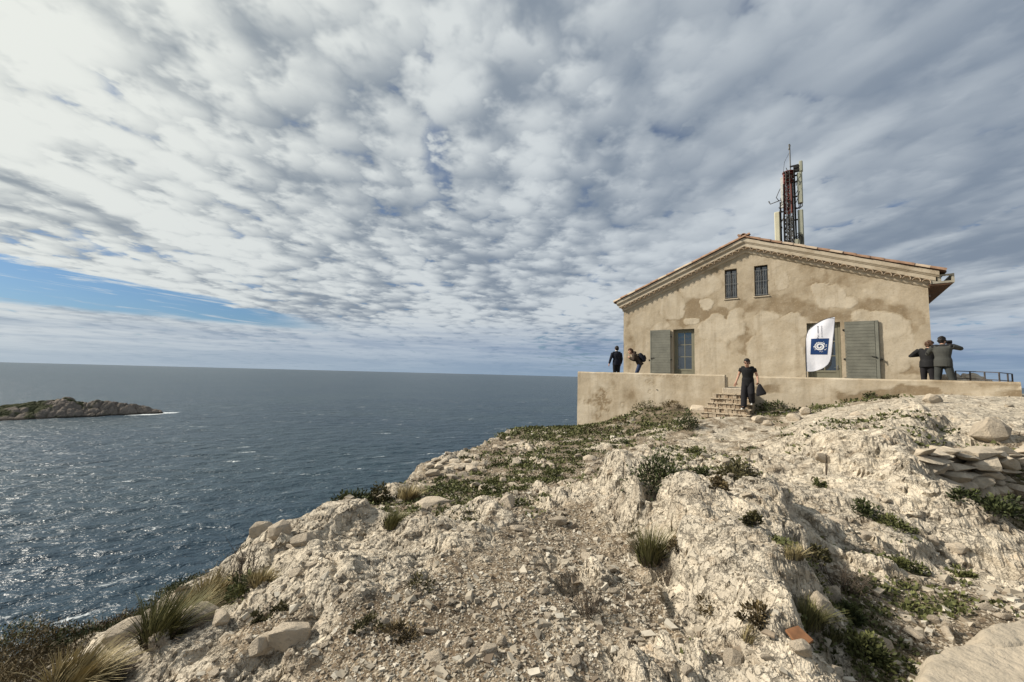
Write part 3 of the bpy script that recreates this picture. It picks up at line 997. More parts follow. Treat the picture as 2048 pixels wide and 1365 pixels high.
def facade_tone(S, Z):
    """old dark render with paler patched areas, as a map over the facade"""
    wx = 0.16 * fbm(S * 1.1, Z * 1.1, 4, 401) + 0.05 * fbm(S * 5, Z * 5, 3, 405)
    wz = 0.16 * fbm(S * 1.1, Z * 1.1, 4, 411) + 0.05 * fbm(S * 5, Z * 5, 3, 415)
    s, z = S + wx, Z + wz
    tone = 0.47 + 0.30 * fbm(S * 0.55, Z * 0.7, 4, 421) + 0.12 * fbm(S * 3, Z * 3, 3, 425)
    tone += 0.10 * sstep(Z, 1.6, 0.9)
    for cx, cy, rx, ry, v in (
            # dark bands first
            (1392, 624, 34, 26, .02), (1370, 640, 20, 22, .1), (1440, 628, 26, 14, .08), (1500, 612, 40, 14, .14), (1560, 612, 36, 18, .06), (1600, 618, 34, 20, .04), (1640, 622, 26, 14, .05), (1690, 612, 40, 14, .16),
            (1740, 612, 36, 16, .1), (1790, 625, 32, 18, .06), (1830, 640, 18, 24, .12), (1425, 545, 22, 10, .15), (1490, 690, 14, 50, .2), (1640, 640, 22, 10, .0), (1480, 630, 9, 40, .2), (1700, 560, 50, 12, .25), (1345, 640, 14, 30, .25),
            (1260, 690, 9, 50, .2), (1620, 540, 26, 20, .22), (1820, 740, 30, 14, .15), (1740, 700, 1, 1, .3),
            # pale patches
            (1345, 615, 26, 29, .82), (1397, 572, 44, 24, .78), (1412, 608, 17, 12, 1.0), (1384, 643, 17, 9, .85), (1430, 672, 32, 43, .9), (1471, 650, 20, 32, .95), (1533, 652, 27, 30, .82), (1585, 655, 30, 26, .78), (1318, 655, 16, 10, .75),
            (1420, 720, 50, 40, .85), (1550, 710, 60, 60, .78), (1480, 735, 60, 20, .7), (1660, 594, 34, 22, .9), (1690, 608, 22, 12, .9), (1640, 575, 16, 14, .8), (1795, 690, 36, 56, .88), (1740, 635, 42, 16, .9), (1775, 650, 34, 24, .88),
            (1760, 585, 30, 14, .7), (1290, 640, 20, 12, .7), (1560, 560, 16, 22, .75)):
        s0, z0 = fac(cx, cy)
        s1, _ = fac(cx + rx, cy)
        _, z1 = fac(cx, cy - ry)
        ra, rb = max(s1 - s0, .05), max(z1 - z0, .05)
        q = np.hypot((s - s0) / ra, (z - z0) / rb)
        soft = 0.05 + 0.16 * np.clip(0.5 + 1.2 * fbm(S * .9 + cx, Z * .9, 2, 433), 0, 1) if v > .5 else 0.30
        k = sstep(q, 1 + soft, 1 - soft)
        mixv = (.5 + (v - .5) * .80) + 0.22 * fbm(S * 1.6, Z * 1.6, 4, 431)
        tone = tone * (1 - k) + mixv * k
        if v > 0.7:                                   # a darker rim where the patch ends
            tone -= 0.16 * np.exp(-((q - 1.07) / 0.05) ** 2)
    return np.clip(tone, 0, 1)


def build_facade(house):
    ss_ = set(np.round(np.arange(0, W + 0.01, 0.04), 3)) | {W, APEX}
    zs = set(np.round(np.arange(-0.40, 5.46, 0.04), 3)) | {5.45}
    for a0, a1, c0, c1 in HOLES:
        for st, vals in ((ss_, (a0, a1)), (zs, (c0, c1))):
            for v in vals:
                near = [q for q in st if abs(q - v) < 0.02 and q not in (W, APEX)]
                for q in near: st.discard(q)
                st.add(v)
    ss_, zs = np.array(sorted(ss_)), np.array(sorted(zs))
    S, Z0 = np.meshgrid(ss_, zs)
    top = 5.45 - SLOPE * np.abs(S - APEX)
    Z = np.where(Z0 > 3.2, 3.2 + (Z0 - 3.2), Z0)
    Z = np.minimum(Z, top)
    T = -0.012 * (facade_tone(S, Z) - 0.5) - 0.010 * fbm(S * 1.7, Z * 1.7, 3, 441)
    n, m = S.shape
    idx = np.arange(n * m).reshape(n, m)
    cs, cz = (S[:-1, :-1] + S[1:, 1:]) / 2, (Z0[:-1, :-1] + Z0[1:, 1:]) / 2
    ok = (Z0[:-1, :-1] < np.maximum(top[:-1, :-1], top[:-1, 1:]) - 1e-6)
    for a0, a1, c0, c1 in HOLES:
        ok &= ~((cs > a0) & (cs < a1) & (cz > c0) & (cz < c1))
    f = np.stack([idx[:-1, :-1], idx[:-1, 1:], idx[1:, 1:], idx[1:, :-1]], -1)[ok]
    V = np.stack([S, T, Z], -1).reshape(-1, 3)
    tone = facade_tone(S, Z).ravel()
    # reveals of the openings and the three other walls
    mb = MB()
    for k, (a0, a1, c0, c1) in enumerate(HOLES):
        dp = 0.24
        for q in ([(a0, 0, c0), (a0, dp, c0), (a0, dp, c1), (a0, 0, c1)], [(a1, 0, c0), (a1, 0, c1), (a1, dp, c1), (a1, dp, c0)],
                  [(a0, 0, c1), (a0, dp, c1), (a1, dp, c1), (a1, 0, c1)], [(a0, 0, c0), (a1, 0, c0), (a1, dp, c0), (a0, dp, c0)]):
            i = len(mb.v)
            mb.v += q
            mb.f.append([i, i + 1, i + 2, i + 3])
    B = 9.0
    e = roofz(0)
    for q in ([(0, 0, -.4), (0, B, -.4), (0, B, e), (0, 0, e)], [(W, 0, -.4), (W, 0, e), (W, B, e), (W, B, -.4)], [(0, B, -.4), (W, B, -.4), (W, B, e), (0, B, e)]):
        i = len(mb.v)
        mb.v += q
        mb.f.append([i, i + 1, i + 2, i + 3])
    i = len(mb.v)
    mb.v += [(0, B, e), (W, B, e), (APEX, B, roofz(APEX))]
    mb.f.append([i, i + 1, i + 2])
    F = [list(map(int, q)) for q in f] + [[len(V) + j for j in q] for q in mb.f]
    me = np_mesh('wall', np.vstack([V, np.array(mb.v)]), F, False, [M['facade']], {'tone': np.concatenate([tone, np.full(len(mb.v), .4)])})
    mobj('wall', me, house)


def slope_strip(side, prof, ext):
    """moulding that follows the gable: prof = [(t, dz)] outline, ext = how far it runs past the wall's corner"""
    mb = MB()
    s0 = -ext if side < 0 else W + ext
    a = [(s0, t, roofz(s0) + dz) for t, dz in prof]
    c = [(APEX, t, roofz(APEX) + dz) for t, dz in prof]
    n = len(prof)
    mb.v = a + c
    mb.f = [[j for j in range(n)], [n + j for j in reversed(range(n))]] + [[j, n + j, n + (j + 1) % n, (j + 1) % n] for j in range(n)]
    return mb


def half_tile_mesh(name, r, L, thick, mat, taper=0.85, n=8):
    """a curved clay tile, hollow below, along +Y"""
    mb = MB()
    rows = []
    for y, k in ((0, 1.0), (L, taper)):
        for rr in (r * k, r * k - thick):
            row = []
            for j in range(n + 1):
                a = math.pi * j / n
                row.append(len(mb.v))
                mb.v.append((rr * math.cos(a), y, rr * math.sin(a)))
            rows.append(row)
    o0, i0, o1, i1 = rows
    for j in range(n):
        mb.f += [[o0[j], o0[j + 1], o1[j + 1], o1[j]], [i0[j], i1[j], i1[j + 1], i0[j + 1]], [o0[j], i0[j], i0[j + 1], o0[j + 1]], [o1[j], o1[j + 1], i1[j + 1], i1[j]]]
    mb.f += [[o0[0], o1[0], i1[0], i0[0]], [o0[n], i0[n], i1[n], o1[n]]]
    return mb.mesh(name, mat)


def build_roof(house):
    cor = thing_part('cornice', house)
    sl = math.atan(SLOPE)
    for side in (-1, 1):
        slope_strip(side, [(-.002, -.07), (-.04, -.055), (-.06, -.02), (-.06, .045), (-.002, .045)], .04).build('lower_moulding', M['cornice'], cor)
        slope_strip(side, [(-.002, .047), (-.10, .047), (-.10, .165), (-.002, .165)], .02).build('tile_bed', M['cornice'], cor)
        slope_strip(side, [(-.002, .167), (-.20, .167), (-.205, .18), (-.205, .305), (-.002, .305)], .17).build('fascia', M['cornice'], cor)
        slope_strip(side, [(-.002, .307), (-.225, .307), (-.235, .325), (-.235, .335), (-.265, .355), (-.275, .38), (-.275, .505), (-.002, .505)], .25).build('fascia', M['cornice'], cor)
    # row of clay tiles under the cornice, seen end on
    tm = half_tile_mesh('tile', 0.112, 0.20, 0.016, M['tile_pale'], 1.0)
    n = 23
    for side in (-1, 1):
        for k in range(n):
            u = (k + 0.5) / n
            s = APEX + side * u * (APEX + 0.06)
            o = mobj('tile', tm, cor)
            o.location = (s, -.205 - random.uniform(0, .012), roofz(s) + .052 + random.uniform(-.006, .006))
            o.rotation_euler = (0, side * sl, 0)
    # roof deck
    rf = thing_part('roof', house)
    for side in (-1, 1):
        slope_strip(side, [(-.25, .507), (-.25, .56), (9.2, .56), (9.2, .507)], .42).build('deck', M['soffit'], rf)
    # verge tiles along the gable, laid up the slope
    Lt = 0.40
    vm_ = half_tile_mesh('verge_tile', 0.105, Lt + 0.06, 0.018, M['tile'], 0.86)
    vm2 = half_tile_mesh('verge_tile', 0.105, Lt + 0.06, 0.018, M['tile_pale'], 0.86)
    run = math.hypot(APEX + .40, SLOPE * (APEX + .40))
    for side in (-1, 1):
        k, q = 0, 0.0
        while q < run - 0.12:
            u = q / run
            s = (-.40 + u * (APEX + .40)) if side < 0 else (W + .40 - u * (W + .40 - APEX))
            o = mobj('verge_tile', vm_ if random.random() < .62 else vm2, rf)
            o.location = (s, -.235 + random.uniform(-.012, .012), roofz(s) + .535 + random.uniform(-.006, .010))
            # +Y of the tile climbs the slope towards the ridge
            d = Vector((1 if side < 0 else -1, 0, SLOPE)).normalized()
            o.rotation_euler = Matrix((d.cross(Vector((0, 0, 1))).normalized(), d, d.cross(Vector((0, 0, 1))).normalized().cross(d))).transposed().to_euler()
            q += Lt
            k += 1
    # ridge tiles
    rm = half_tile_mesh('ridge_tile', 0.12, 0.44, 0.02, M['tile'], 0.88)
    for k in range(23):
        o = mobj('ridge_tile', rm, rf, (APEX, -.34 + k * .41, roofz(APEX) + .575))
    # the rest of the tiles, away from the gable
    g = MB()
    for side in (-1, 1):
        for j in range(1, 40):
            t = -.235 + j * .235
            d = 1 if side < 0 else -1
            s0, s1 = (-.40, APEX - .05) if side < 0 else (W + .40, APEX + .05)
            i = len(g.v)
            for s in (s0, s1):
                for a in range(7):
                    q = math.pi * a / 6
                    g.v.append((s, t + .1 * math.cos(q), roofz(s) + .56 + .09 * math.sin(q)))
            for a in range(6):
                g.f.append([i + a, i + a + 1, i + 8 + a, i + 7 + a])
    o = g.build('tile_field', M['tile'], rf)
    o['kind'] = 'stuff'
    # box gutter and soffit on the right eave
    gt = thing_part('box_gutter', house)
    e = 3.34
    MB().box(W + .002, 11.30, -.16, 9.0, e - .02, e + .03).build('soffit', M['soffit'], gt)
    MB().prism([(W + .04, e + .032), (11.36, e + .032), (11.36, e + .10), (W + .20, e + .10), (W + .04, e + .20)], 1, -.18, 9.0).build('trough', M['concrete'], gt)
    MB().box(11.30, 11.36, -.18, 9.0, e + .102, e + .33).build('outer_lip', M['concrete'], gt)
    MB().box(11.02, 11.298, -.18, -.12, e + .27, e + .325).build('tie_bar', M['concrete'], gt)
    MB().box(10.96, 11.06, -.17, 9.0, e + .102, e + .268).build('inner_lip', M['concrete'], gt)


def thing_part(name, parent):
    o = bpy.data.objects.new(name, None)
    o.empty_display_size = 0.1
    return link(o, parent)


def build_door(house, x0, x1, z0, z1, hinge):
    t0 = 0.14
    d = thing_part('door', house)
    w = x1 - x0
    fr = MB()
    jw = 0.075
    fr.box(x0 + .002, x0 + jw, t0, t0 + .07, z0, z1 - .002).box(x1 - jw, x1 - .002, t0, t0 + .07, z0, z1 - .002).box(x0 + jw, x1 - jw, t0, t0 + .07, z1 - .075, z1 - .002)
    fr.build('frame', M['frame'], d, bevel=.006)
    a0, a1, b0, b1 = x0 + jw + .004, x1 - jw - .004, z0 + .01, z1 - .08
    st = 0.085
    gz = z0 + 0.72
    lf = MB()
    lf.box(a0, a0 + st, t0 + .012, t0 + .055, b0, b1).box(a1 - st, a1, t0 + .012, t0 + .055, b0, b1)
    for q0, q1 in ((b0, b0 + .13), (gz - .08, gz), (b1 - .085, b1)):
        lf.box(a0 + st, a1 - st, t0 + .012, t0 + .055, q0, q1)
    lf.build('leaf', M['frame'], d, bevel=.006)
    MB().box(a0 + st, a1 - st, t0 + .028, t0 + .045, b0 + .13, gz - .08).build('panel', M['frame'], d)
    g0, g1 = a0 + st, a1 - st
    bars = MB()
    gm = (g0 + g1) / 2
    rows = [gz + (b1 - .085 - gz) * k / 3 for k in range(4)]
    bars.box(gm - .015, gm + .015, t0 + .016, t0 + .05, gz, b1 - .085)
    for q in rows[1:3]:
        bars.box(g0, gm - .015, t0 + .016, t0 + .05, q - .015, q + .015).box(gm + .015, g1, t0 + .016, t0 + .05, q - .015, q + .015)
    bars.build('glazing_bars', M['frame'], d)
    for i, (p0, p1) in enumerate(((g0, gm - .015), (gm + .015, g1))):
        for k in range(3):
            c0, c1 = rows[k] + (0.015 if k else 0), rows[k + 1] - (0.015 if k < 2 else 0)
            MB().box(p0, p1, t0 + .031, t0 + .036, c0, c1).build('pane', M['glass'], d, rot=None)
    hx = a1 - .04 if hinge > 0 else a0 + .04
    MB().box(hx - .018, hx + .018, t0 + .004, t0 + .012, gz + .02, gz + .20).tube([(hx, t0 + .004, gz + .11), (hx, t0 - .04, gz + .11), (hx - hinge * .11, t0 - .04, gz + .11)], .009, 6).build('handle', M['grille'], d)
    MB().box(x0 - .1, x1 + .1, t0 + .26, t0 + .30, z0, z1).build('dark_backing', M['interior'], d)


def build_shutter(house, x0, x1, z0, z1, free):
    """opened back flat against the wall; free = side of the lock"""
    sh = thing_part('shutter', house)
    w = x1 - x0
    # folded leaf behind
    if free > 0:
        MB().box(x0 + .04, x1 + .02, -.062, -.03, z0 + .01, z1 - .01).build('folded_leaf', M['shutter'], sh)
        f0 = -.066
        r0, r1 = x1 - .085, x1 + .005
    else:
        MB().box(x0 + .005, x1 - .03, -.062, -.03, z0 + .01, z1 - .01).build('folded_leaf', M['shutter'], sh)
        f0 = -.066
        r0, r1 = x0 - .005, x0 + .05
    b0, b1 = (x0, r0 - .012) if free > 0 else (r1 + .012, x1)
    n = 21
    for k in range(n):
        za, zb = z0 + (z1 - z0) * k / n, z0 + (z1 - z0) * (k + 1) / n
        MB().quadbox([(b0, f0 - .022, za + .004), (b1, f0 - .022, za + .004), (b1, f0, za + .004), (b0, f0, za + .004),
                      (b0, f0 - .030, zb - .004), (b1, f0 - .030, zb - .004), (b1, f0, zb - .004), (b0, f0, zb - .004)]).build('board', M['shutter'], sh)
    MB().box(r0, r1, f0 - .02, f0, z0, z1).build('stile', M['shutter'], sh, bevel=.004)
    lx = r0 if free > 0 else r1
    MB().box(lx - .012, lx + .012, f0 - .05, f0 - .0, z0 + 1.10, z0 + 1.16).tube([(lx, f0 - .045, z0 + 1.13), (lx - free * .13, f0 - .05, z0 + 1.17)], .011, 6).build('bolt', M['iron'], sh)
    ex = (x1 + .06) if free > 0 else (x0 - .05)
    MB().box(ex - .03, ex + .03, -.09, .0, z0 + 1.03, z0 + 1.07).box(ex - .012, ex + .012, -.10, -.09, z0 + .98, z0 + 1.11).build('catch', M['iron'], sh)
    hx = x0 - .025 if free > 0 else x1 + .02
    for z in (z0 + .35, z0 + 1.05, z0 + 2.12):
        MB().box(hx - .035, hx + .025, -.075, .0, z, z + .05).build('hinge', M['iron'], sh)


def build_window(house, x0, x1, z0, z1):
    wn = thing_part('window', house)
    t0 = .13
    fr = MB()
    fr.box(x0 + .002, x0 + .05, t0, t0 + .05, z0, z1).box(x1 - .05, x1 - .002, t0, t0 + .05, z0, z1).box(x0 + .05, x1 - .05, t0, t0 + .05, z1 - .05, z1).box(x0 + .05, x1 - .05, t0, t0 + .05, z0, z0 + .05)
    xm = (x0 + x1) / 2
    fr.box(xm - .03, xm + .03, t0, t0 + .05, z0 + .05, z1 - .05)
    fr.build('frame', M['iron'], wn)
    for a, c in ((x0 + .05, xm - .03), (xm + .03, x1 - .05)):
        MB().box(a, c, t0 + .02, t0 + .025, z0 + .05, z1 - .05).build('pane', M['glass'], wn)
    gr = MB()
    tg = -.02
    zt = z1 - .20
    for k in range(5):
        x = x0 + .06 + (x1 - x0 - .12) * k / 4
        gr.tube([(x, tg, z0 + .03), (x, tg, zt)], .0075, 5)
    for z in (z0 + .05, z0 + .62, zt - .01):
        gr.tube([(x0 - .015, tg, z), (x1 + .015, tg, z)], .011, 5)
    # scrolls between the bars
    for k in range(4):
        x = x0 + .06 + (x1 - x0 - .12) * (k + .5) / 4
        for zc in (z0 + .30, z0 + .85):
            gr.tube([(x + .03 * math.sin(a), tg, zc + a * .045) for a in np.linspace(-3.14, 3.14, 13)], .004, 4)
    gr.build('grille', M['grille'], wn)
    MB().box(x0 - .05, x1 + .05, -.045, .10, z0 - .045, z0 - .004).build('sill', M['cornice'], wn, bevel=.006)


def build_house():
    h = thing('house', 'old house of patched beige render with a low tiled gable, on a walled terrace', 'house', (HL[0], HL[1], 0), -TH)
    build_facade(h)
    build_roof(h)
    build_door(h, *DOORS[0], -1)
    build_door(h, *DOORS[1], 1)
    build_shutter(h, 1.36, 2.29, TERR + .06, 2.27, -1)
    build_shutter(h, 8.53, 9.45, TERR + .06, 2.25, 1)
    for w in WINS:
        build_window(h, *w)
    # small rusty stub on the right-hand corner
    MB().box(W + .002, W + .05, .02, .06, 2.98, 3.03).build('pipe_stub', M['rail'], h)
    return h


# ------------------------------------------------------------------ terrace, its two walls, threshold and steps
def wall_mesh(x0, x1, y0, y1, zt, zb, tone_fn, dz1=0.0, mat=None):
    """rendered wall: front face as a fine grid carrying tone, softened arris, plain top/back/ends"""
    ss_ = np.linspace(x0, x1, int((x1 - x0) / .05) + 1)
    zz = np.linspace(zb, 1.0, int(abs(zt - zb) / .05) + 2)
    zz = zb + (np.linspace(0, 1, len(zz))) * (zt - zb)
    S, Z = np.meshgrid(ss_, zz)
    lev = dz1 * (S - x0) / (x1 - x0)
    wob = 0.010 * fbm(S * 1.3, S * 0, 3, 501)
    Z = Z + (lev + wob) * (Z - zb) / (zt - zb)
    tone = tone_fn(S, Z)
    T = y0 - 0.012 * fbm(S * 1.5, Z * 1.5, 3, 511) - 0.010 * (tone - .5)
    T = T + 0.03 * sstep(Z, zt - .03 + lev, zt + lev)
    n, m = S.shape
    idx = np.arange(n * m).reshape(n, m)
    f = np.stack([idx[:-1, :-1], idx[:-1, 1:], idx[1:, 1:], idx[1:, :-1]], -1).reshape(-1, 4)
    V = np.stack([S, T, Z], -1).reshape(-1, 3)
    top = idx[-1]
    bot = idx[0]
    bt = len(V) + np.arange(m)
    bb = len(V) + m + np.arange(m)
    V2 = np.concatenate([np.stack([ss_, np.full(m, y1), Z[-1]], -1), np.stack([ss_, np.full(m, y1), np.full(m, zb)], -1)])
    F = [list(map(int, q)) for q in f]
    for j in range(m - 1):
        F += [[int(top[j]), int(top[j + 1]), int(bt[j + 1]), int(bt[j])], [int(bt[j]), int(bt[j + 1]), int(bb[j + 1]), int(bb[j])]]
    F.append([int(q) for q in idx[::-1, 0]] + [int(bb[0]), int(bt[0])])
    F.append([int(q) for q in idx[:, -1]] + [int(bt[-1]), int(bb[-1])])
    tn = np.concatenate([tone.ravel(), np.full(2 * m, .7)])
    return np_mesh('wall', np.vstack([V, V2]), F, False, [mat or M['facade']], {'tone': tn})


def tone_left(S, Z):
    t = 0.64 + 0.55 * fbm(S * .8, Z * .8, 4, 521) + .1 * fbm(S * 4, Z * 4, 3, 525)
    w = 0.12 * fbm(S * 3, Z * 3, 4, 531)
    for cx, cy, rx, ry, v in ((1203, 800, 16, 24, .0), (1182, 803, 12, 8, .2), (1195, 830, 10, 10, .2), (1222, 780, 8, 6, .35), (1300, 765, 12, 5, .3), (1330, 752, 60, 3, .25)):
        s0, z0 = fac(cx, cy, -2.5)
        s1, _ = fac(cx + rx, cy, -2.5)
        _, z1 = fac(cx, cy - ry, -2.5)
        q = np.hypot((S - s0) / max(s1 - s0, .03), (Z - z0) / max(z1 - z0, .03)) + w * 5
        k = sstep(q, 1.3, .55)
        t = t * (1 - k) + (v + .35 * (fbm(S * 9, Z * 9, 3, 541) > .12)) * k
    for cx, cy, r in ((1245, 810, .10), (1300, 784, .075), (1301, 799, .05)):          # ring-shaped patches
        s0, z0 = fac(cx, cy, -2.5)
        q = np.hypot(S - s0, Z - z0)
        t -= .45 * np.exp(-((q - r) / .022) ** 2)
    return np.clip(t, 0, 1)


def tone_right(S, Z):
    t = 0.62 + 0.5 * fbm(S * .8, Z * 1.4, 4, 551) + .1 * fbm(S * 4, Z * 4, 3, 555)
    edge = -.12 + .30 * fbm(S * .75, S * 0 + 3, 4, 561)
    k = sstep(Z, edge + .02, edge - .03) * sstep(fbm(S * .5, S * 0 + 9, 2, 565), -.25, .0)
    t = t * (1 - k) + (.10 + .3 * fbm(S * 3, Z * 3, 3, 571)) * k
    k2 = sstep(Z, edge - .28, edge - .34)
    t = t * (1 - k2) + .75 * k2
    k3 = sstep(S, 10.9, 11.3) * sstep(Z + .1 * fbm(S * 3, Z * 3, 3, 575), -.02, .05)
    t = t * (1 - k3) + .25 * k3
    return np.clip(t, 0, 1)


def build_terrace():
    T = thing('terrace_wall', 'tall beige rendered retaining wall left of the brick steps, with rust stains', 'wall', (HL[0], HL[1], 0), -TH)
    me = wall_mesh(-1.16, 4.99, -2.5, -2.24, .235, -3.2, tone_left, -.035)
    mobj('wall_face', me, T)
    MB().box(-1.16, -.92, -2.238, 3.0, -3.2, .20).build('return_wall', M['cornice'], T)
    MB().box(4.992, 5.06, -2.44, -2.26, -.5, .12).build('end_post', M['cornice'], T)
    x, z = fac(1314, 780, -2.5)
    MB().tube([(x, -2.53, z), (x, -2.45, z)], .02, 8).build('drain_hole', M['interior'], T)
    T = thing('parapet_wall', 'low beige rendered wall right of the brick steps, brown damp patches along its foot', 'wall', (HL[0], HL[1], 0), -TH)
    mobj('wall_face', wall_mesh(5.80, 12.06, -2.5, -2.24, .175, -1.3, tone_right, -.02), T)
    MB().box(11.80, 12.06, -2.238, 1.2, -1.3, .155).build('return_wall', M['cornice'], T)
    o = MB().box(-.92, 12.05, -2.24, 9.0, -1.6, TERR).build('terrace_floor', M['concrete'])
    o.matrix_world = HOUSE_M
    props(o, 'paved terrace around the house', None, None, 'structure')
    # threshold slab in the gap
    o = MB().box(4.98, 5.82, -2.86, -2.245, -.62, -.27).build('threshold_slab', M['slab'], bevel=.02)
    o.matrix_world = HOUSE_M
    props(o, 'pale stone threshold slab in the gap between the two terrace walls', 'slab')
    # steps
    st = thing('brick_steps', 'worn brick steps climbing to the gap in the terrace wall', 'steps', (HL[0], HL[1], 0), -TH)
    bm_ = [MB().box(-.060, .060, -.15, .15, -.12, 0).mesh('brick', mt, bevel=.012) for mt in (M['brick'], M['brick2'], M['brick3'])]
    core = MB()
    for k in range(5):
        zt = -.47 - .155 * k
        front = -3.12 - .27 * k
        x0, x1 = 4.72 - .04 * k, 5.98 + .01 * k
        core.box(x0, x1, front + .03, -2.85, zt - .9, zt - .15)
        x = x0 + .06
        while x < x1 - .03:
            o = mobj('brick', random.choice(bm_), st)
            o.location = (x, front + .15 + random.uniform(-.02, .03), zt - .042 + random.uniform(-.008, .004))
            o.rotation_euler = (random.uniform(-.03, .03), random.uniform(-.04, .04), random.uniform(-.10, .10))
            x += .123 + random.uniform(-.004, .012)
        tr = MB()
        pts = np.linspace(x0 - .02, x1 + .02, 13)
        for a, c in zip(pts[:-1], pts[1:]):
            e = random.uniform(-.035, .02)
            tr.box(a + .001, c - .001, front + e - .01, front + .33, zt - .04 + random.uniform(0, .004), zt + random.uniform(-.012, .006))
        tr.build('tread', M['tread'], st, bevel=.006)
    core.build('mortar_bed', M['mortar'], st)


def rock_mesh(name, seed, sub=2, rough=.35, mat=None, flat=(1, 1, 1), blocky=False):
    """a broken stone: a ball (or a block) trimmed by planes, then roughened"""
    r = random.Random(seed)
    bm = bmesh.new()
    bmesh.ops.create_icosphere(bm, subdivisions=sub, radius=1)
    ns = [Vector((r.uniform(-1, 1), r.uniform(-1, 1), r.uniform(-1, 1))).normalized() for _ in range(12)]
    ds = [r.uniform(.42, .85) for _ in ns]
    o = Vector((r.uniform(0, 99), r.uniform(0, 99), r.uniform(0, 99)))
    from mathutils import noise as mn
    for v in bm.verts:
        p = v.co.copy()
        if blocky:
            k = max(abs(p.x), abs(p.y), abs(p.z))
            p = p.lerp(p / k, .75)
        for n_, d_ in zip(ns, ds):                       # planes cut chips off
            k = p.dot(n_)
            if k > d_ * (1.22 if blocky else 1): p -= n_ * (k - d_ * (1.22 if blocky else 1))
        p *= 1 + rough * (.22 * mn.noise(p * 2.3 + o) + .16 * mn.noise(p * 6 + o)) + r.uniform(-1, 1) * .02
        v.co = Vector((p.x * flat[0], p.y * flat[1], p.z * flat[2]))
    me = bpy.data.meshes.new(name)
    bm.to_mesh(me)
    bm.free()
    if mat: me.materials.append(mat)
    return me


def hull_mesh(name, seed, n=18, mat=None, flat=(1, 1, 1), blocky=.5, bevel=.05):
    """an angular stone: the hull of scattered points, its edges slightly worn"""
    r = random.Random(seed)
    bm = bmesh.new()
    for _ in range(n):
        v = Vector((r.gauss(0, 1), r.gauss(0, 1), r.gauss(0, 1))).normalized()
        k = max(abs(v.x), abs(v.y), abs(v.z))
        v = v.lerp(v / k, blocky) * r.uniform(.80, 1.06)
        bm.verts.new((v.x * flat[0], v.y * flat[1], v.z * flat[2]))
    res = bmesh.ops.convex_hull(bm, input=bm.verts)
    bmesh.ops.delete(bm, geom=[g for g in res['geom_interior'] if isinstance(g, bmesh.types.BMVert)], context='VERTS')
    if bevel:
        bmesh.ops.bevel(bm, geom=list(bm.edges), offset=bevel * min(flat), segments=1, affect='EDGES', clamp_overlap=True)
    bmesh.ops.recalc_face_normals(bm, faces=bm.faces)
    me = bpy.data.meshes.new(name)
    bm.to_mesh(me)
    bm.free()
    if mat: me.materials.append(mat)
    return me


def stone_material(name, a, c, d):
    m, b, p, tc = material(name)
    P = tc.outputs['Object']
    oi = p.id_data.nodes.new('ShaderNodeObjectInfo')
    n1, n2, n3 = b.noise(P, 1.6, 5, .6), b.noise(P, 5., 6, .65), b.noise(P, 24., 4, .6)
    col = b.mix(b.ss(n1, .35, .65), a, c)
    col = b.mix(b.mul(b.ss(n2, .52, .72), .6), col, d)
    col = b.mix(b.mul(b.ss(n3, .55, .75), .4), col, d)
    f = b.lin(oi.outputs['Random'], 0, 1, .80, 1.12)
    col = b.mix(1.0, col, b.vec(f, f, f), 'MULTIPLY')
    b.put(p.inputs['Base Color'], col)
    p.inputs['Roughness'].default_value = .92
    p.inputs['Specular IOR Level'].default_value = .15
    b.put(p.inputs['Normal'], b.bump(b.add(n2, b.mul(n3, .4)), .7, .05))
    return m


M['stone'] = stone_material('limestone', (.54, .455, .345), (.45, .385, .30), (.26, .225, .18))
M['stone_grey'] = stone_material('grey_limestone', (.52, .44, .335), (.43, .37, .285), (.25, .215, .17))
M['slab'] = stone_material('pale_slab', (.47, .40, .305), (.40, .345, .265), (.27, .23, .175))
M['brick'] = simple('worn_brick', (.37, .29, .205), .92, var=.4, scale=14, bump=.006)
M['brick2'] = simple('worn_brick_pale', (.42, .345, .255), .92, var=.35, scale=14, bump=.006)
M['brick3'] = simple('worn_brick_dark', (.31, .235, .16), .92, var=.4, scale=14, bump=.006)
M['tread'] = simple('worn_tread', (.42, .345, .25), .92, var=.35, scale=7, bump=.008)
M['mortar'] = simple('old_mortar', (.31, .25, .175), .95, var=.4, scale=10, bump=.01)

build_house()
build_terrace()


# ------------------------------------------------------------------ loose stone, gravel
def ray_ground(px, py, it=60):
    """where a bearing meets the smooth ground"""
    r = bearing(px, py)
    r = r / math.hypot(r[0], r[1])
    ks = np.exp(np.linspace(math.log(.8), math.log(30), 500))
    z = ground(r[0] * ks, r[1] * ks, False)[0]
    hit = np.nonzero(r[2] * ks < z)[0]
    k = ks[hit[0]] if len(hit) else 25.0
    return r[0] * k, r[1] * k, k


def scatter(n, rmin, rmax, seed, th0=-64, th1=60):
    g = np.random.default_rng(seed)
    th = R_(1) * (th0 + (th1 - th0) * g.random(n))
    r = np.exp(np.log(rmin) + (math.log(rmax) - math.log(rmin)) * g.random(n))
    return np.sin(th) * r, np.cos(th) * r, r, g


CUBE = np.array([(-1, -1, -1), (1, -1, -1), (1, 1, -1), (-1, 1, -1), (-1, -1, 1), (1, -1, 1), (1, 1, 1), (-1, 1, 1)], float)
CUBE_F = np.array([(0, 2, 1), (0, 3, 2), (4, 5, 6), (4, 6, 7), (0, 1, 5), (0, 5, 4), (1, 2, 6), (1, 6, 5), (2, 3, 7), (2, 7, 6), (3, 0, 4), (3, 4, 7)])


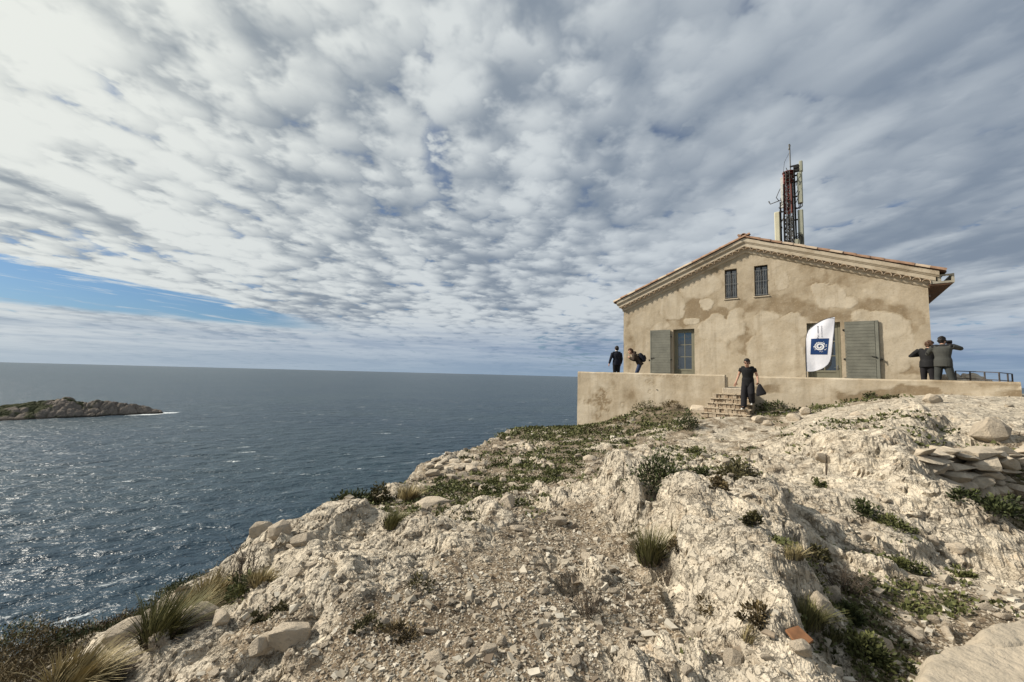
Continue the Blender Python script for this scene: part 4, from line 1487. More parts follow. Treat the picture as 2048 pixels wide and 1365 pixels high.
def rand_rot(g, n, tilt=1.0):
    a, b_, c = g.random(n) * 2 * np.pi, (g.random(n) - .5) * tilt, (g.random(n) - .5) * tilt
    ca, sa, cb, sb, cc, sc = np.cos(a), np.sin(a), np.cos(b_), np.sin(b_), np.cos(c), np.sin(c)
    Rm = np.empty((n, 3, 3))
    Rm[:, 0] = np.stack([ca * cb, ca * sb * sc - sa * cc, ca * sb * cc + sa * sc], -1)
    Rm[:, 1] = np.stack([sa * cb, sa * sb * sc + ca * cc, sa * sb * cc - ca * sc], -1)
    Rm[:, 2] = np.stack([-sb, cb * sc, cb * cc], -1)
    return Rm


def on_built(x, y):
    """inside the house, terrace or steps"""
    s = (x - HL[0]) * HS[0] + (y - HL[1]) * HS[1]
    t = (x - HL[0]) * HN[0] + (y - HL[1]) * HN[1]
    return ((s > -1.3) & (s < 12.3) & (t > -2.6)) | ((s > 4.3) & (s < 6.1) & (t > -4.5))


def build_gravel():
    x, y, r, g = scatter(150000, 1.5, 17, 31)
    z, rk, soil, gr, d = ground(x, y)
    cl = sstep(fbm(x * .8, y * .8, 3, 601) + .35 * fbm(x * 4, y * 4, 2, 605), -.35, .4)
    p = (0.22 + 0.78 * (1 - rk)) * (0.35 + .65 * cl) * (1 - .35 * gr) * sstep(d, .1, -.2) * np.interp(r, [1.5, 6, 10, 17], [1, .9, .55, .3])
    keep = (g.random(len(x)) < p) & ~on_built(x, y)
    x, y, z, r, rk, soil = (q[keep] for q in (x, y, z, r, rk, soil))
    n = min(len(x), 84000)
    x, y, z, r, rk, soil = (q[:n] for q in (x, y, z, r, rk, soil))
    sz = 0.0036 * (1 - g.random(n) * .992) ** (-.42)
    sz = np.clip(sz, .003, .035) * np.interp(r, [1.5, 3, 6, 17], [.85, 1.15, 1.8, 3.0])
    sc = np.stack([sz * (1 + .5 * g.random(n)), sz * (.7 + .4 * g.random(n)), sz * (.5 + .4 * g.random(n))], -1)
    V = CUBE[None] * (0.62 + .38 * g.random((n, 8, 1))) + (g.random((n, 8, 3)) - .5) * .75
    V = V * sc[:, None, :]
    V = np.einsum('nij,nkj->nki', rand_rot(g, n, .9), V)
    V += np.stack([x, y, z + sc[:, 2] * .25], -1)[:, None, :]
    F = (CUBE_F[None] + (np.arange(n) * 8)[:, None, None]).reshape(-1, 3)
    tone = np.repeat(np.clip(g.normal(.56, .27, n), 0, 1), 8)
    me = np_mesh('gravel', V.reshape(-1, 3), F, False, [M['gravel']], {'tone': tone})
    props(mobj('gravel', me), 'angular pale limestone chips strewn over the ground', None, None, 'stuff')


def gravel_material():
    m, b, p, tc = material('limestone_chips')
    t = b.attr('tone')
    n = b.noise(tc.outputs['Object'], 30., 4, .6)
    c = b.mix(b.ss(t, 0, .6), (.17, .132, .095), (.385, .335, .26))
    c = b.mix(b.ss(t, .6, 1.0), c, (.57, .52, .43))
    c = b.mix(b.mul(b.ss(n, .5, .75), .35), c, (.26, .22, .165))
    b.put(p.inputs['Base Color'], c)
    p.inputs['Roughness'].default_value = .93
    p.inputs['Specular IOR Level'].default_value = .15
    return m


M['gravel'] = gravel_material()


def place_rock(name, me, x, y, size, label=None, cat=None, group=None, sink=.3, rz=None, tilt=.25, rnd=random):
    o = mobj(name, me)
    o.location = (x, y, hz(x, y) + size[2] * (1 - 2 * sink))
    o.scale = size
    o.rotation_euler = (rnd.uniform(-tilt, tilt), rnd.uniform(-tilt, tilt), rnd.uniform(0, 6.28) if rz is None else rz)
    return props(o, label, cat, group)


def build_stones():
    rnd = random.Random(5)
    protos = [hull_mesh('loose_stone', 50 + k, 14 + k % 5, M['stone'], (1, 1, 1), .35, .05) for k in range(12)]
    x, y, r, g = scatter(2600, 1.9, 15, 77)
    z, rk, soil, gr, d = ground(x, y)
    ok = (d < -.15) & ~on_built(x, y) & (g.random(len(x)) < (.30 + .7 * (1 - rk)))
    marks = []
    for a_, b_, txt in ((1300, 1130, 'the green tussock in the ridge notch'), (1175, 1232, 'the grey dead heather clump'), (1597, 1350, 'the orange tile fragment'), (1850, 1310, 'the large flat slab at bottom right'),
                        (1090, 1130, 'the dark earth patch left of the ridge'), (375, 1235, 'the tussocks on the lower left cliff edge'), (770, 1268, 'the line of weeds in the foreground'), (540, 1090, 'the corner rocks of the cliff edge'),
                        (785, 1056, 'the yellow green tuft on the ledge'), (900, 965, 'the low stone wall at the cliff edge'), (1180, 858, 'the outer foot of the tall terrace wall'), (1450, 850, 'the foot of the brick steps'),
                        (1700, 815, 'the foot of the parapet wall'), (1310, 1000, 'the dark bush on the ridge'), (1800, 1000, 'the face of the rounded outcrop'), (1672, 1055, 'the long grey stone on the right slope'),
                        (1812, 1142, 'the weed cushion on the right slope'), (1990, 1010, 'the dry stone wall'), (1000, 1360, 'the middle of the bottom edge'), (500, 1340, 'the bottom edge at lower left'), (640, 1170, 'the bedrock shelf on the left'),
                        (1000, 1200, 'the middle of the foreground gravel'), (1100, 920, 'the weedy ground halfway to the terrace wall'), (1480, 940, 'the slope between the steps and the ridge'), (1700, 1290, 'the lush weeds in the right foreground')):
        X, Y, k_ = ray_ground(a_, b_)
        marks.append((math.atan2(X, Y), math.log(k_), txt))
    n = 0
    for i in np.nonzero(ok)[0]:
        if n >= 285: break
        k = (rnd.random() ** -.45)
        w = min(.0068 * r[i] * k, .17)
        px = 1024 + 820 * x[i] / max(y[i], .1)
        if 1810 < px and r[i] < 3.2: continue
        east = x[i] > .45 * y[i]
        far = r[i] > 6
        q = [(math.atan2(x[i], y[i]) - a_) ** 2 + (math.log(r[i]) - l_) ** 2 for a_, l_, _ in marks]
        flat_ = rnd.random()
        sz = 'small' if k < 1.35 else 'middling' if k < 1.9 else 'large'
        lab = '%s %s pale stone near %s' % (sz, 'flat' if flat_ < .4 else 'blocky' if flat_ > .75 else 'angular', marks[int(np.argmin(q))][2])
        grp = 'loose stones near ' + marks[int(np.argmin(q))][2]
        place_rock('loose_stone', protos[n % 12], x[i], y[i], (w * rnd.uniform(.9, 1.3), w * rnd.uniform(.65, .95), w * (.34 + .40 * flat_)), lab, 'stone', grp, .28, None, .35, rnd)
        n += 1
    # stones that stand out
    for px, py, wpx, hpx, lab, seed in (
            (1087, 1124, 22, 14, 'single pale grey stone on the dark earth patch in the foreground', 91),
            (977, 1306, 34, 24, 'ochre tinted stone near the bottom edge beside a pale rock patch', 92),
            (1003, 1280, 22, 22, 'upright grey stone in the foreground gravel above the ochre stone', 93),
            (1612, 822, 30, 20, 'white angular boulder on the slope below the low parapet wall', 94),
            (1590, 836, 34, 18, 'low white stone beside the angular boulder below the parapet wall', 95),
            (1865, 801, 46, 22, 'pale knobbly rock against the foot of the parapet wall, near the standing pair', 96),
            (1978, 864, 96, 50, 'large rounded pale boulder at the right edge below the parapet wall', 97),
            (1672, 1050, 60, 24, 'long grey stone slab lying on the right slope above the green weeds', 98),
            (1865, 1090, 34, 20, 'white stone with a shaded side on the right slope near the hollow', 99),
            (1915, 1098, 50, 22, 'broad white stone beside another on the right slope', 100),
            (1640, 1245, 56, 50, 'jagged white rock poking out of the dry grass in the right foreground', 101),
            (1665, 1205, 44, 40, 'pointed white rock behind the dry grass in the right foreground', 102),
            (1870, 1242, 34, 18, 'smooth oval stone on the rubble above the large flat slab', 103),
            (1895, 1258, 26, 26, 'upright white stone at the upper corner of the large flat slab', 104),
            (1470, 1335, 44, 40, 'rust stained white rock at the bottom edge beside the tile fragment', 105),
            (1605, 1358, 50, 30, 'white rock at the bottom edge right of the tile fragment', 106),
            (1410, 806, 20, 16, 'upper white rock of the pair beside the brick steps', 107),
            (1396, 818, 34, 20, 'lower mossy rock of the pair beside the brick steps', 108),
            (1518, 838, 30, 18, 'pale stone wedged at the right foot of the brick steps', 119),
            (1535, 846, 24, 14, 'small pale stone in the weeds right of the brick steps', 120),
            (1395, 840, 40, 16, 'flat pale stone at the left foot of the brick steps', 121),
            (868, 1000, 70, 22, 'flat pale rock at the cliff edge below the low stone wall', 109),
            (672, 1018, 70, 16, 'long flat white rock at the cliff edge under the dark shrubs', 110),
            (255, 1255, 90, 44, 'layered pale rock jutting out beside the tussock at lower left', 111),
            (320, 1295, 50, 34, 'wedge shaped pale rock below the tall tussock at lower left', 112),
            (395, 1242, 80, 44, 'rounded pale rock right of the tall tussock at lower left', 113),
            (520, 1088, 50, 30, 'pale block at the corner of the cliff edge above the dead twigs', 114),
            (556, 1084, 46, 40, 'rounded pale block next to the corner of the cliff edge', 115),
            (610, 1090, 60, 26, 'low pale block near the cliff edge left of the gravel', 116),
            (530, 1265, 60, 34, 'smooth pale boulder in the lower left bedrock, darker on one side', 117),
            (580, 1250, 90, 44, 'long smooth boulder beside the darker one in the lower left bedrock', 118)):
        X, Y, k = ray_ground(px, py + hpx * .35)
        c = math.cos(math.atan2(X, Y))
        w = wpx * k * c * c / 820 * .5
        h = hpx * k * c / 820 * .5
        place_rock('boulder' if wpx > 40 else 'stone', hull_mesh('boulder', seed, 30, M['stone'], (1, 1, 1), .25, .035), X, Y, (w * 1.05, w * .8, h * 1.1), lab, 'boulder' if wpx > 40 else 'stone', None, .30, rnd.uniform(-.4, .4) - math.atan2(X, Y), .12, rnd)
    # tile fragment and chip
    X, Y, k = ray_ground(1597, 1350)
    o = MB().prism([(-.06, -.045), (.05, -.055), (.065, .03), (-.02, .055)], 2, 0, .016).build('tile_fragment', simple('old_orange_tile', (.20, .095, .045), .9, var=.4, scale=20), bevel=.003)
    o.location = (X, Y, hz(X, Y) + .045)
    o.rotation_euler = (.35, -.25, .5)
    props(o, 'broken piece of orange clay tile leaning on the rocks at the bottom edge', 'tile')
    X, Y, k = ray_ground(1537, 1342)
    o = MB().prism([(-.035, -.016), (.03, -.02), (.036, .012), (-.01, .02)], 2, 0, .015).build('brick_chip', M['brick'], bevel=.003)
    o.location = (X, Y, hz(X, Y) + .03)
    o.rotation_euler = (.2, .15, -.4)
    props(o, 'small red brick chip on the rock left of the tile fragment', 'brick')


def slab_mesh(poly, z0, tilt, thick, seed):
    """broad flat rock: outline in plan, softly rounded edge, shallow ripples and cracks on top"""
    P = np.array(poly)
    lo, hi = P.min(0), P.max(0)
    g = 0.016
    xs, ys = np.arange(lo[0] - .05, hi[0] + .05, g), np.arange(lo[1] - .05, hi[1] + .05, g)
    X, Y = np.meshgrid(xs, ys)
    ins = np.zeros(X.shape, bool)
    dist = np.full(X.shape, 9.)
    Xw = X + .035 * fbm(X * 4, Y * 4, 3, seed)
    Yw = Y + .035 * fbm(X * 4, Y * 4, 3, seed + 9)
    for (x0, y0), (x1, y1) in zip(P, np.roll(P, -1, 0)):
        c = ((y0 > Yw) != (y1 > Yw)) & (Xw < (x1 - x0) * (Yw - y0) / (y1 - y0 + 1e-12) + x0)
        ins ^= c
        t = np.clip(((Xw - x0) * (x1 - x0) + (Yw - y0) * (y1 - y0)) / ((x1 - x0) ** 2 + (y1 - y0) ** 2), 0, 1)
        dist = np.minimum(dist, np.hypot(Xw - x0 - t * (x1 - x0), Yw - y0 - t * (y1 - y0)))
    sd = np.where(ins, dist, -dist)
    Z = z0 + tilt[0] * (X - X.mean()) + tilt[1] * (Y - Y.mean())
    Z += .022 * fbm(X * 1.6, Y * 1.6, 4, seed + 20) + .006 * fbm(X * 9, Y * 9, 3, seed + 30)
    h, e, c = facets(X * 1.3 + .4 * fbm(X * 2, Y * 2, 3, seed + 50), Y * 1.3 + .4 * fbm(X * 2, Y * 2, 3, seed + 55), seed + 40)
    Z -= .012 * (1 - sstep(e, 0, .035)) * (c > .45)
    Z -= thick * (1 - sstep(sd, -.02, .05)) + np.maximum(-sd - .02, 0) * 6
    n, m = X.shape
    i = np.arange(n * m).reshape(n, m)
    f = np.stack([i[:-1, :-1], i[:-1, 1:], i[1:, 1:], i[1:, :-1]], -1).reshape(-1, 4)
    s4 = np.maximum.reduce([sd[:-1, :-1], sd[:-1, 1:], sd[1:, 1:], sd[1:, :-1]]).ravel()
    ok = (s4 > -.07).reshape(n - 1, m - 1)
    seen = np.zeros_like(ok)
    c0 = np.unravel_index(np.argmax(np.where(ok, sd[:-1, :-1], -9)), ok.shape)
    todo = [c0]
    seen[c0] = True
    while todo:                                           # keep the one connected slab
        a, c = todo.pop()
        for p, q in ((a + 1, c), (a - 1, c), (a, c + 1), (a, c - 1)):
            if 0 <= p < n - 1 and 0 <= q < m - 1 and ok[p, q] and not seen[p, q]:
                seen[p, q] = True
                todo.append((p, q))
    f = f[seen.ravel()]
    return np_mesh('flat_boulder', np.stack([X, Y, Z], -1).reshape(-1, 3), f, True, [M['slab']])


def build_slabs():
    for pts, z, th, seed, lab in (
            ([(1812, 1330), (1850, 1302), (1905, 1283), (1960, 1276), (2060, 1286), (2150, 1300), (2200, 1420), (1990, 1440), (1900, 1400), (1850, 1368)], -1.60, .09, 701, 'large flat pale rock slab filling the bottom right corner'),
            ([(1925, 1272), (1985, 1246), (2048, 1232), (2140, 1226), (2200, 1250), (2150, 1290), (2010, 1294)], -1.56, .08, 741, 'narrower flat slab lying behind the large one at the bottom right')):
        poly = [at_z(a, b_, z)[:2] for a, b_ in pts]
        props(mobj('flat_boulder', slab_mesh(poly, z, (.03, .02), th, seed)), lab, 'boulder')


# ------------------------------------------------------------------ dry-stone walls
def stone_block(rnd, w, h, d):
    """one rough wall stone"""
    return hull_mesh('stone', rnd.randint(0, 10 ** 6), rnd.randint(12, 18), M['stone_grey'], (w * .58, d * .6, h * .60), .6, .06)


def build_walls():
    rnd = random.Random(19)
    A, B = np.array(at_z(1912, 985, -1.46)[:2]), np.array(at_z(2110, 1020, -1.84)[:2])
    root = thing('dry_stone_wall', 'dry stone retaining wall of flat pale slabs at the right edge above a hollow', 'wall', (A[0], A[1], 0), math.atan2(B[1] - A[1], B[0] - A[0]))
    L = float(np.hypot(*(B - A)))
    x = -0.15
    # courses, lowest first
    zb = lambda u: np.interp(u, [-.3, .3, .9, L + .3], [-1.15, -1.50, -1.80, -1.95])
    zt = lambda u: np.interp(u, [-.3, .1, .8, L + .3], [-1.05, -1.0, -.96, -.95])
    lev = -1.98
    while lev < -.95:
        h = rnd.uniform(.09, .20)
        x = -.25 + rnd.uniform(-.1, .1)
        while x < L + .35:
            w = rnd.choice((rnd.uniform(.12, .28), rnd.uniform(.25, .58)))
            um = x + w / 2
            zz = lev + h / 2
            if zb(um) - .12 < zz < zt(um) + .05:
                hh = h * rnd.uniform(.80, 1.25)
                o = mobj('stone', stone_block(rnd, w * .97, hh, .34), root)
                o.location = (um, (zz + 1.95) * .22 + rnd.uniform(-.07, .07) + .1, zz + rnd.uniform(-.03, .03))
                o.rotation_euler = (rnd.uniform(-.2, .15), rnd.uniform(-.24, .24), rnd.uniform(-.3, .3))
            x += w
        lev += h * .80
    MB().prism([(.32, -2.1), (.75, -2.1), (.75, -1.05), (.42, -1.05)], 0, -.1, L + .4).build('earth_core', M['mortar'], root)
    # small mortared wall at the cliff edge
    A, B = np.array(at_z(846, 968, -2.46)[:2]), np.array(at_z(962, 950, -2.22)[:2])
    root = thing('low_stone_wall', 'short low wall of pale stones in earth mortar at the cliff edge', 'wall', (A[0], A[1], 0), math.atan2(B[1] - A[1], B[0] - A[0]))
    L = float(np.hypot(*(B - A)))
    gz = lambda u: -2.52 + .26 * u / L
    core = MB()
    core.quadbox([(-.05, 0, -2.75), (L, 0, -2.5), (L, .9, -2.5), (-.05, .9, -2.75), (-.05, .08, -2.13), (L, .06, -2.11), (L, .9, -2.10), (-.05, .9, -2.12)])
    core.build('mortar_bed', M['mortar'], root, bevel=.03)
    for k in range(3):
        x = 0.0
        while x < L - .05:
            w = rnd.uniform(.14, .30)
            z = gz(x) + .10 + k * .135
            if z < -2.14:
                o = mobj('stone', stone_block(rnd, w * .86, rnd.uniform(.09, .13), .16), root)
                o.location = (x + w / 2, .03 + k * .02, z)
                o.rotation_euler = (rnd.uniform(-.1, .1), rnd.uniform(-.25, .25), rnd.uniform(-.1, .1))
            x += w
    x = 0
    while x < L:
        w = rnd.uniform(.16, .34)
        for q in (0.14, .45, .75):
            o = mobj('stone', stone_block(rnd, w * .9, .08, .26), root)
            o.location = (x + w / 2, q, -2.10 + rnd.uniform(-.02, .02))
            o.rotation_euler = (rnd.uniform(-.1, .1), rnd.uniform(-.1, .1), rnd.uniform(-.4, .4))
        x += w
    # kerb stone by the mound
    A, B = np.array(at_z(1222, 851, -1.88)[:2]), np.array(at_z(1356, 853, -1.70)[:2])
    d = B - A
    L = float(np.hypot(*d))
    o = MB().box(0, L, -.12, .12, -.16, .02).build('stone_kerb', M['slab'], bevel=.02)
    o.location = (A[0], A[1], -1.86)
    o.rotation_euler = (0, -math.atan2(.17, L), math.atan2(d[1], d[0]))
    props(o, 'long pale stone kerb lying in the weeds below the tall terrace wall', 'kerb')


# ------------------------------------------------------------------ plants
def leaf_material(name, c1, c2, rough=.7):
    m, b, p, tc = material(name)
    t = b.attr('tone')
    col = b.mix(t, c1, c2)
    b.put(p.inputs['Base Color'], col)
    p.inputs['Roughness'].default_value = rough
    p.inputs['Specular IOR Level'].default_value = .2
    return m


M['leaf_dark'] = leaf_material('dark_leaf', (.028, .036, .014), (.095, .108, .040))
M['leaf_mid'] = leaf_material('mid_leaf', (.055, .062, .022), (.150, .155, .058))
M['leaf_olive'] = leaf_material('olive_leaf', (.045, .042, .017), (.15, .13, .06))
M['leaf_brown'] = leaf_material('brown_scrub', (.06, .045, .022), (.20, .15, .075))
M['straw'] = leaf_material('straw', (.17, .14, .065), (.50, .41, .23))
M['grass'] = leaf_material('grass_blade', (.055, .06, .02), (.22, .20, .085))
M['twig'] = leaf_material('dry_twig', (.05, .038, .028), (.17, .135, .10))


def leaves_mesh(name, C, D, size, g, mat, tone=None, aspect=.5):
    """C leaf bases, D outward directions; every leaf is a bent pair of triangles"""
    n = len(C)
    D = D / (np.linalg.norm(D, axis=1, keepdims=True) + 1e-9)
    rv = g.normal(size=(n, 3))
    Sd = np.cross(D, rv)
    Sd /= np.linalg.norm(Sd, axis=1, keepdims=True) + 1e-9
    s = (size * (.6 + .8 * g.random(n)))[:, None] if np.isscalar(size) else (size * (.6 + .8 * g.random(n)))[:, None]
    V = np.stack([C, C + D * s * .55 + Sd * s * aspect * .5, C + D * s, C + D * s * .55 - Sd * s * aspect * .5], 1)
    F = (np.array([[0, 1, 2, 3]])[None] + (np.arange(n) * 4)[:, None, None]).reshape(-1, 4)
    t = np.clip((tone if tone is not None else .5) + g.normal(0, .22, n), 0, 1)
    return np_mesh(name, V.reshape(-1, 3), F, False, [mat], {'tone': np.repeat(t, 4)})


def blades_mesh(name, n, rx, h, lean, g, mat, width=.004, spread=.8):
    """tussock of curved blades"""
    a = g.random(n) * 2 * np.pi
    q = np.sqrt(g.random(n)) * rx
    base = np.stack([np.cos(a) * q, np.sin(a) * q * .8, np.zeros(n)], -1)
    out = np.stack([np.cos(a), np.sin(a), np.zeros(n)], -1) * (spread * g.random(n) * (.3 + q / rx))[:, None] + np.array(lean)
    L = h * (.45 + .65 * g.random(n))
    side = np.stack([-np.sin(a + g.normal(0, .7, n)), np.cos(a), np.zeros(n)], -1) * (width * (.7 + .6 * g.random(n)))[:, None]
    P = []
    for k, f in enumerate((0, .4, .75, 1.0)):
        c = base + np.stack([out[:, 0] * L * f ** 1.7, out[:, 1] * L * f ** 1.7, L * f * (1 - .30 * f * np.linalg.norm(out[:, :2], axis=1))], -1)
        wd = (1 - f) * .85 + .1
        P += [c - side * wd, c + side * wd]
    V = np.stack(P, 1)
    F = np.array([[0, 1, 3, 2], [2, 3, 5, 4], [4, 5, 7, 6]])
    F = (F[None] + (np.arange(n) * 8)[:, None, None]).reshape(-1, 4)
    t = np.clip(.45 + g.normal(0, .25, n), 0, 1)
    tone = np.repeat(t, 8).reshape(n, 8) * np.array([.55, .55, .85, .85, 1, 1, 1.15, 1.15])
    return np_mesh(name, V.reshape(-1, 3), F, False, [mat], {'tone': np.clip(tone, 0, 1).ravel()})


def stems_mesh(name, n, rx, h, g, mat, rad=.004, branch=2):
    mb = MB()
    for k in range(n):
        a, q = g.random() * 6.28, g.random() ** .6
        p0 = np.array([math.cos(a) * q * rx * .25, math.sin(a) * q * rx * .25, -.02])
        p1 = np.array([math.cos(a) * q * rx, math.sin(a) * q * rx * .9, h * (.5 + .5 * g.random())])
        mid = (p0 + p1) / 2 + g.normal(0, .08, 3) * rx
        mb.tube([p0, mid, p1], [rad, rad * .75, rad * .35], 4, False)
        for b_ in range(branch):
            e = mid + (p1 - mid) * g.random() + 0
            mb.tube([e, e + g.normal(0, .28, 3) * np.array([rx, rx, h]) + np.array([0, 0, h * .15])], [rad * .5, rad * .2], 3, False)
    me = mb.mesh(name, mat, fix=False)
    at_ = me.attributes.new('tone', 'FLOAT', 'POINT')
    at_.data.foreach_set('value', np.clip(.4 + g.normal(0, .2, len(me.vertices)), 0, 1).astype(np.float32))
    return me


def shrub(name, label, x, y, rx, h, mat, leaf=.03, n=900, seed=0, cat='shrub', stems=9, group=None, z=None, aspect=.5):
    g = np.random.default_rng(seed + 900)
    root = thing(name, label, cat, (x, y, hz(x, y) if z is None else z), 0, group)
    # clumps inside the crown, leaves round each clump
    k = max(6, n // 45)
    th, ph = g.random(k) * 2 * np.pi, np.arccos(1 - g.random(k) * 1.05)
    rr = .45 + .5 * g.random(k)
    c = np.stack([np.cos(th) * np.sin(ph) * rx * rr, np.sin(th) * np.sin(ph) * rx * rr * .9, np.cos(ph) * h * rr * (.75 + .4 * g.random(k))], -1)
    ci = g.integers(0, k, n)
    off = g.normal(size=(n, 3)) * np.array([rx, rx, h * .8]) * .15
    C = c[ci] + off
    C[:, 2] = np.maximum(C[:, 2], .0)
    D = off / np.array([rx, rx, h]) * 3 + c[ci] / np.array([rx, rx, h]) * .8 + g.normal(0, .5, (n, 3)) + np.array([0, 0, .4])
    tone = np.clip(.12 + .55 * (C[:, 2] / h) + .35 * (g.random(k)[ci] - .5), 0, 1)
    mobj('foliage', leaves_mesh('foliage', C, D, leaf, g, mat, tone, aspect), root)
    if stems:
        mobj('stems', stems_mesh('stems', stems, rx * .8, h * .8, g, M['twig'], max(.003, rx * .018)), root)
    return root


def tussock(label, x, y, rx, h, lean, mat, n=420, width=.004, seed=0, group=None, z=None, dry=True, spread=.8):
    g = np.random.default_rng(seed + 1300)
    root = thing('grass_tussock', label, 'grass', (x, y, hz(x, y) if z is None else z), 0, group)
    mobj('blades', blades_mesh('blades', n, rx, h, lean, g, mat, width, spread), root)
    if dry:
        mobj('dead_blades', blades_mesh('dead_blades', n // 3, rx * 1.1, h * .6, (lean[0] * .5, lean[1] * .5, 0), g, M['twig'], width, spread * 1.5), root)
    return root


def build_plants():
    def at(px, py):
        X, Y, k = ray_ground(px, py)
        return X, Y, k / F_PX * math.cos(math.atan2(X, Y)) ** 1.6
    # px, py of the foot, width and height in the photograph, material, leaf, count, label
    for i, (px, py, w, h, mt, leaf, n, lab, nm) in enumerate((
            (1310, 1003, 118, 82, 'leaf_dark', .040, 2000, 'dark green bush growing from a cleft on top of the near rock ridge', 'bush'),
            (1376, 860, 40, 46, 'leaf_dark', .055, 900, 'dark rounded bush at the end of the stone kerb left of the brick steps', 'bush'),
            (700, 1014, 84, 36, 'leaf_dark', .05, 1000, 'broad dark shrub on the cliff edge above the long flat white rock', 'shrub'),
            (757, 1004, 54, 34, 'leaf_olive', .05, 800, 'brownish shrub on the cliff edge right of the broad dark one', 'shrub'),
            (490, 1186, 70, 56, 'leaf_mid', .035, 900, 'green shrub at the cliff edge beneath bare dead twigs', 'shrub'),
            (1545, 822, 66, 26, 'leaf_dark', .06, 900, 'dark shrub beside the foot of the brick steps, under the parapet wall', 'shrub'),
            (1643, 803, 52, 16, 'leaf_dark', .05, 500, 'low dark shrub against the parapet wall below the feather flag', 'shrub'),
            (1735, 799, 34, 22, 'leaf_dark', .05, 400, 'small dark bush against the parapet wall below the right-hand shutter', 'bush'),
            (1775, 800, 40, 12, 'leaf_olive', .05, 300, 'flat olive shrub at the parapet wall right of the small dark bush', 'shrub'),
            (1390, 940, 44, 24, 'leaf_mid', .035, 700, 'green cushion on bare rock behind the big ridge-top bush', 'cushion plant'),
            (1402, 992, 34, 26, 'leaf_dark', .03, 500, 'small dark cushion plant just right of the ridge-top bush', 'cushion plant'),
            (1478, 1014, 92, 34, 'leaf_olive', .032, 1400, 'spreading olive green mat on the rock right of the ridge-top bush', 'mat plant'),
            (1552, 980, 40, 18, 'leaf_mid', .032, 600, 'bright green cushion on the slope in front of the outcrop', 'cushion plant'),
            (1640, 974, 30, 22, 'leaf_mid', .032, 500, 'little round green cushion in front of the outcrop face', 'cushion plant'),
            (1500, 938, 60, 18, 'leaf_mid', .035, 700, 'long low green patch on the slope below the brick steps', 'mat plant'),
            (1440, 1052, 44, 24, 'leaf_brown', .03, 500, 'brownish dry cushion on top of the near rock ridge', 'cushion plant'),
            (1505, 1120, 36, 28, 'leaf_olive', .026, 500, 'small olive tuft in a crack on the right flank of the ridge', 'cushion plant'),
            (1740, 1050, 60, 28, 'leaf_dark', .034, 700, 'dark green weed patch beside the long grey stone slab', 'weed'),
            (1790, 1085, 70, 24, 'leaf_mid', .034, 800, 'green weed patch below the outcrop on the right slope', 'weed'),
            (1812, 1142, 66, 26, 'leaf_mid', .03, 900, 'bright green weed cushion in the middle of the right slope', 'weed'),
            (1925, 1150, 50, 20, 'leaf_mid', .03, 600, 'thin green weeds at the right of the slope under the hollow', 'weed'),
            (1990, 1052, 110, 46, 'leaf_dark', .045, 1200, 'dark shrub filling the hollow at the foot of the dry stone wall', 'shrub'),
            (1930, 1034, 50, 30, 'leaf_dark', .04, 600, 'dark shrub tucked under the outcrop left of the hollow', 'shrub'),
            (1730, 1320, 80, 60, 'leaf_mid', .03, 1300, 'lush green weeds in the right foreground near the bottom edge', 'weed'),
            (1690, 1250, 60, 44, 'leaf_dark', .026, 1000, 'dark green tuft behind the jagged white rock in the right foreground', 'weed'),
            (1630, 1150, 56, 30, 'leaf_olive', .028, 700, 'olive tuft on the ridge flank above the dead heather', 'weed'),
            (1250, 892, 18, 20, 'leaf_dark', .04, 250, 'tiny dark bush on open ground below the tall terrace wall', 'bush'),
            (1290, 822, 50, 22, 'leaf_olive', .05, 700, 'olive shrub on the earth mound against the tall terrace wall', 'shrub'),
            (1345, 820, 50, 20, 'leaf_brown', .05, 600, 'brownish shrub on the earth mound left of the brick steps', 'shrub'),
            (1240, 846, 40, 14, 'leaf_brown', .05, 400, 'low brown shrub where the earth mound meets the terrace wall', 'shrub'),
            (1190, 862, 50, 14, 'leaf_olive', .05, 500, 'low olive shrub at the outer foot of the tall terrace wall', 'shrub'),
            (985, 985, 40, 26, 'leaf_mid', .035, 500, 'green cushion plant in the weedy gravel beside the cliff path', 'cushion plant'),
            (1100, 955, 40, 16, 'leaf_mid', .035, 500, 'low green cushion plant on the path left of the ridge', 'cushion plant'),
            (840, 1180, 60, 20, 'leaf_olive', .02, 300, 'sparse tuft on the gravel below the bedrock shelf', 'tuft'),
            (800, 1268, 80, 20, 'leaf_brown', .02, 600, 'dry brown tuft in a line of weeds on the foreground gravel', 'tuft'),
            (735, 1262, 60, 18, 'leaf_olive', .02, 500, 'olive tuft in a line of weeds on the foreground gravel', 'tuft'),
            (1350, 1130, 40, 20, 'leaf_brown', .022, 400, 'brown dry tuft at the foot of the ridge by the green tussock', 'tuft'),
            (1515, 1302, 60, 40, 'leaf_brown', .022, 600, 'brown dead tuft in the earth corner under the ridge', 'tuft'),
            (1410, 1225, 50, 24, 'leaf_brown', .02, 500, 'withered tuft at the foot of the ridge in the foreground', 'tuft'),
            (565, 1215, 40, 20, 'leaf_olive', .024, 300, 'small olive tuft between bedrock slabs at lower left', 'tuft'),
            (520, 1245, 40, 18, 'leaf_olive', .022, 300, 'small olive tuft beside the long smooth boulder', 'tuft'))):
        x, y, u = at(px, py)
        shrub(nm, lab, x, y, w * u * .5, h * u * .95, M[mt], leaf, n, i, {'mat plant': 'plant', 'cushion plant': 'plant', 'weed': 'weed', 'tuft': 'plant'}.get(nm, nm), 6 if h > 30 else 0)
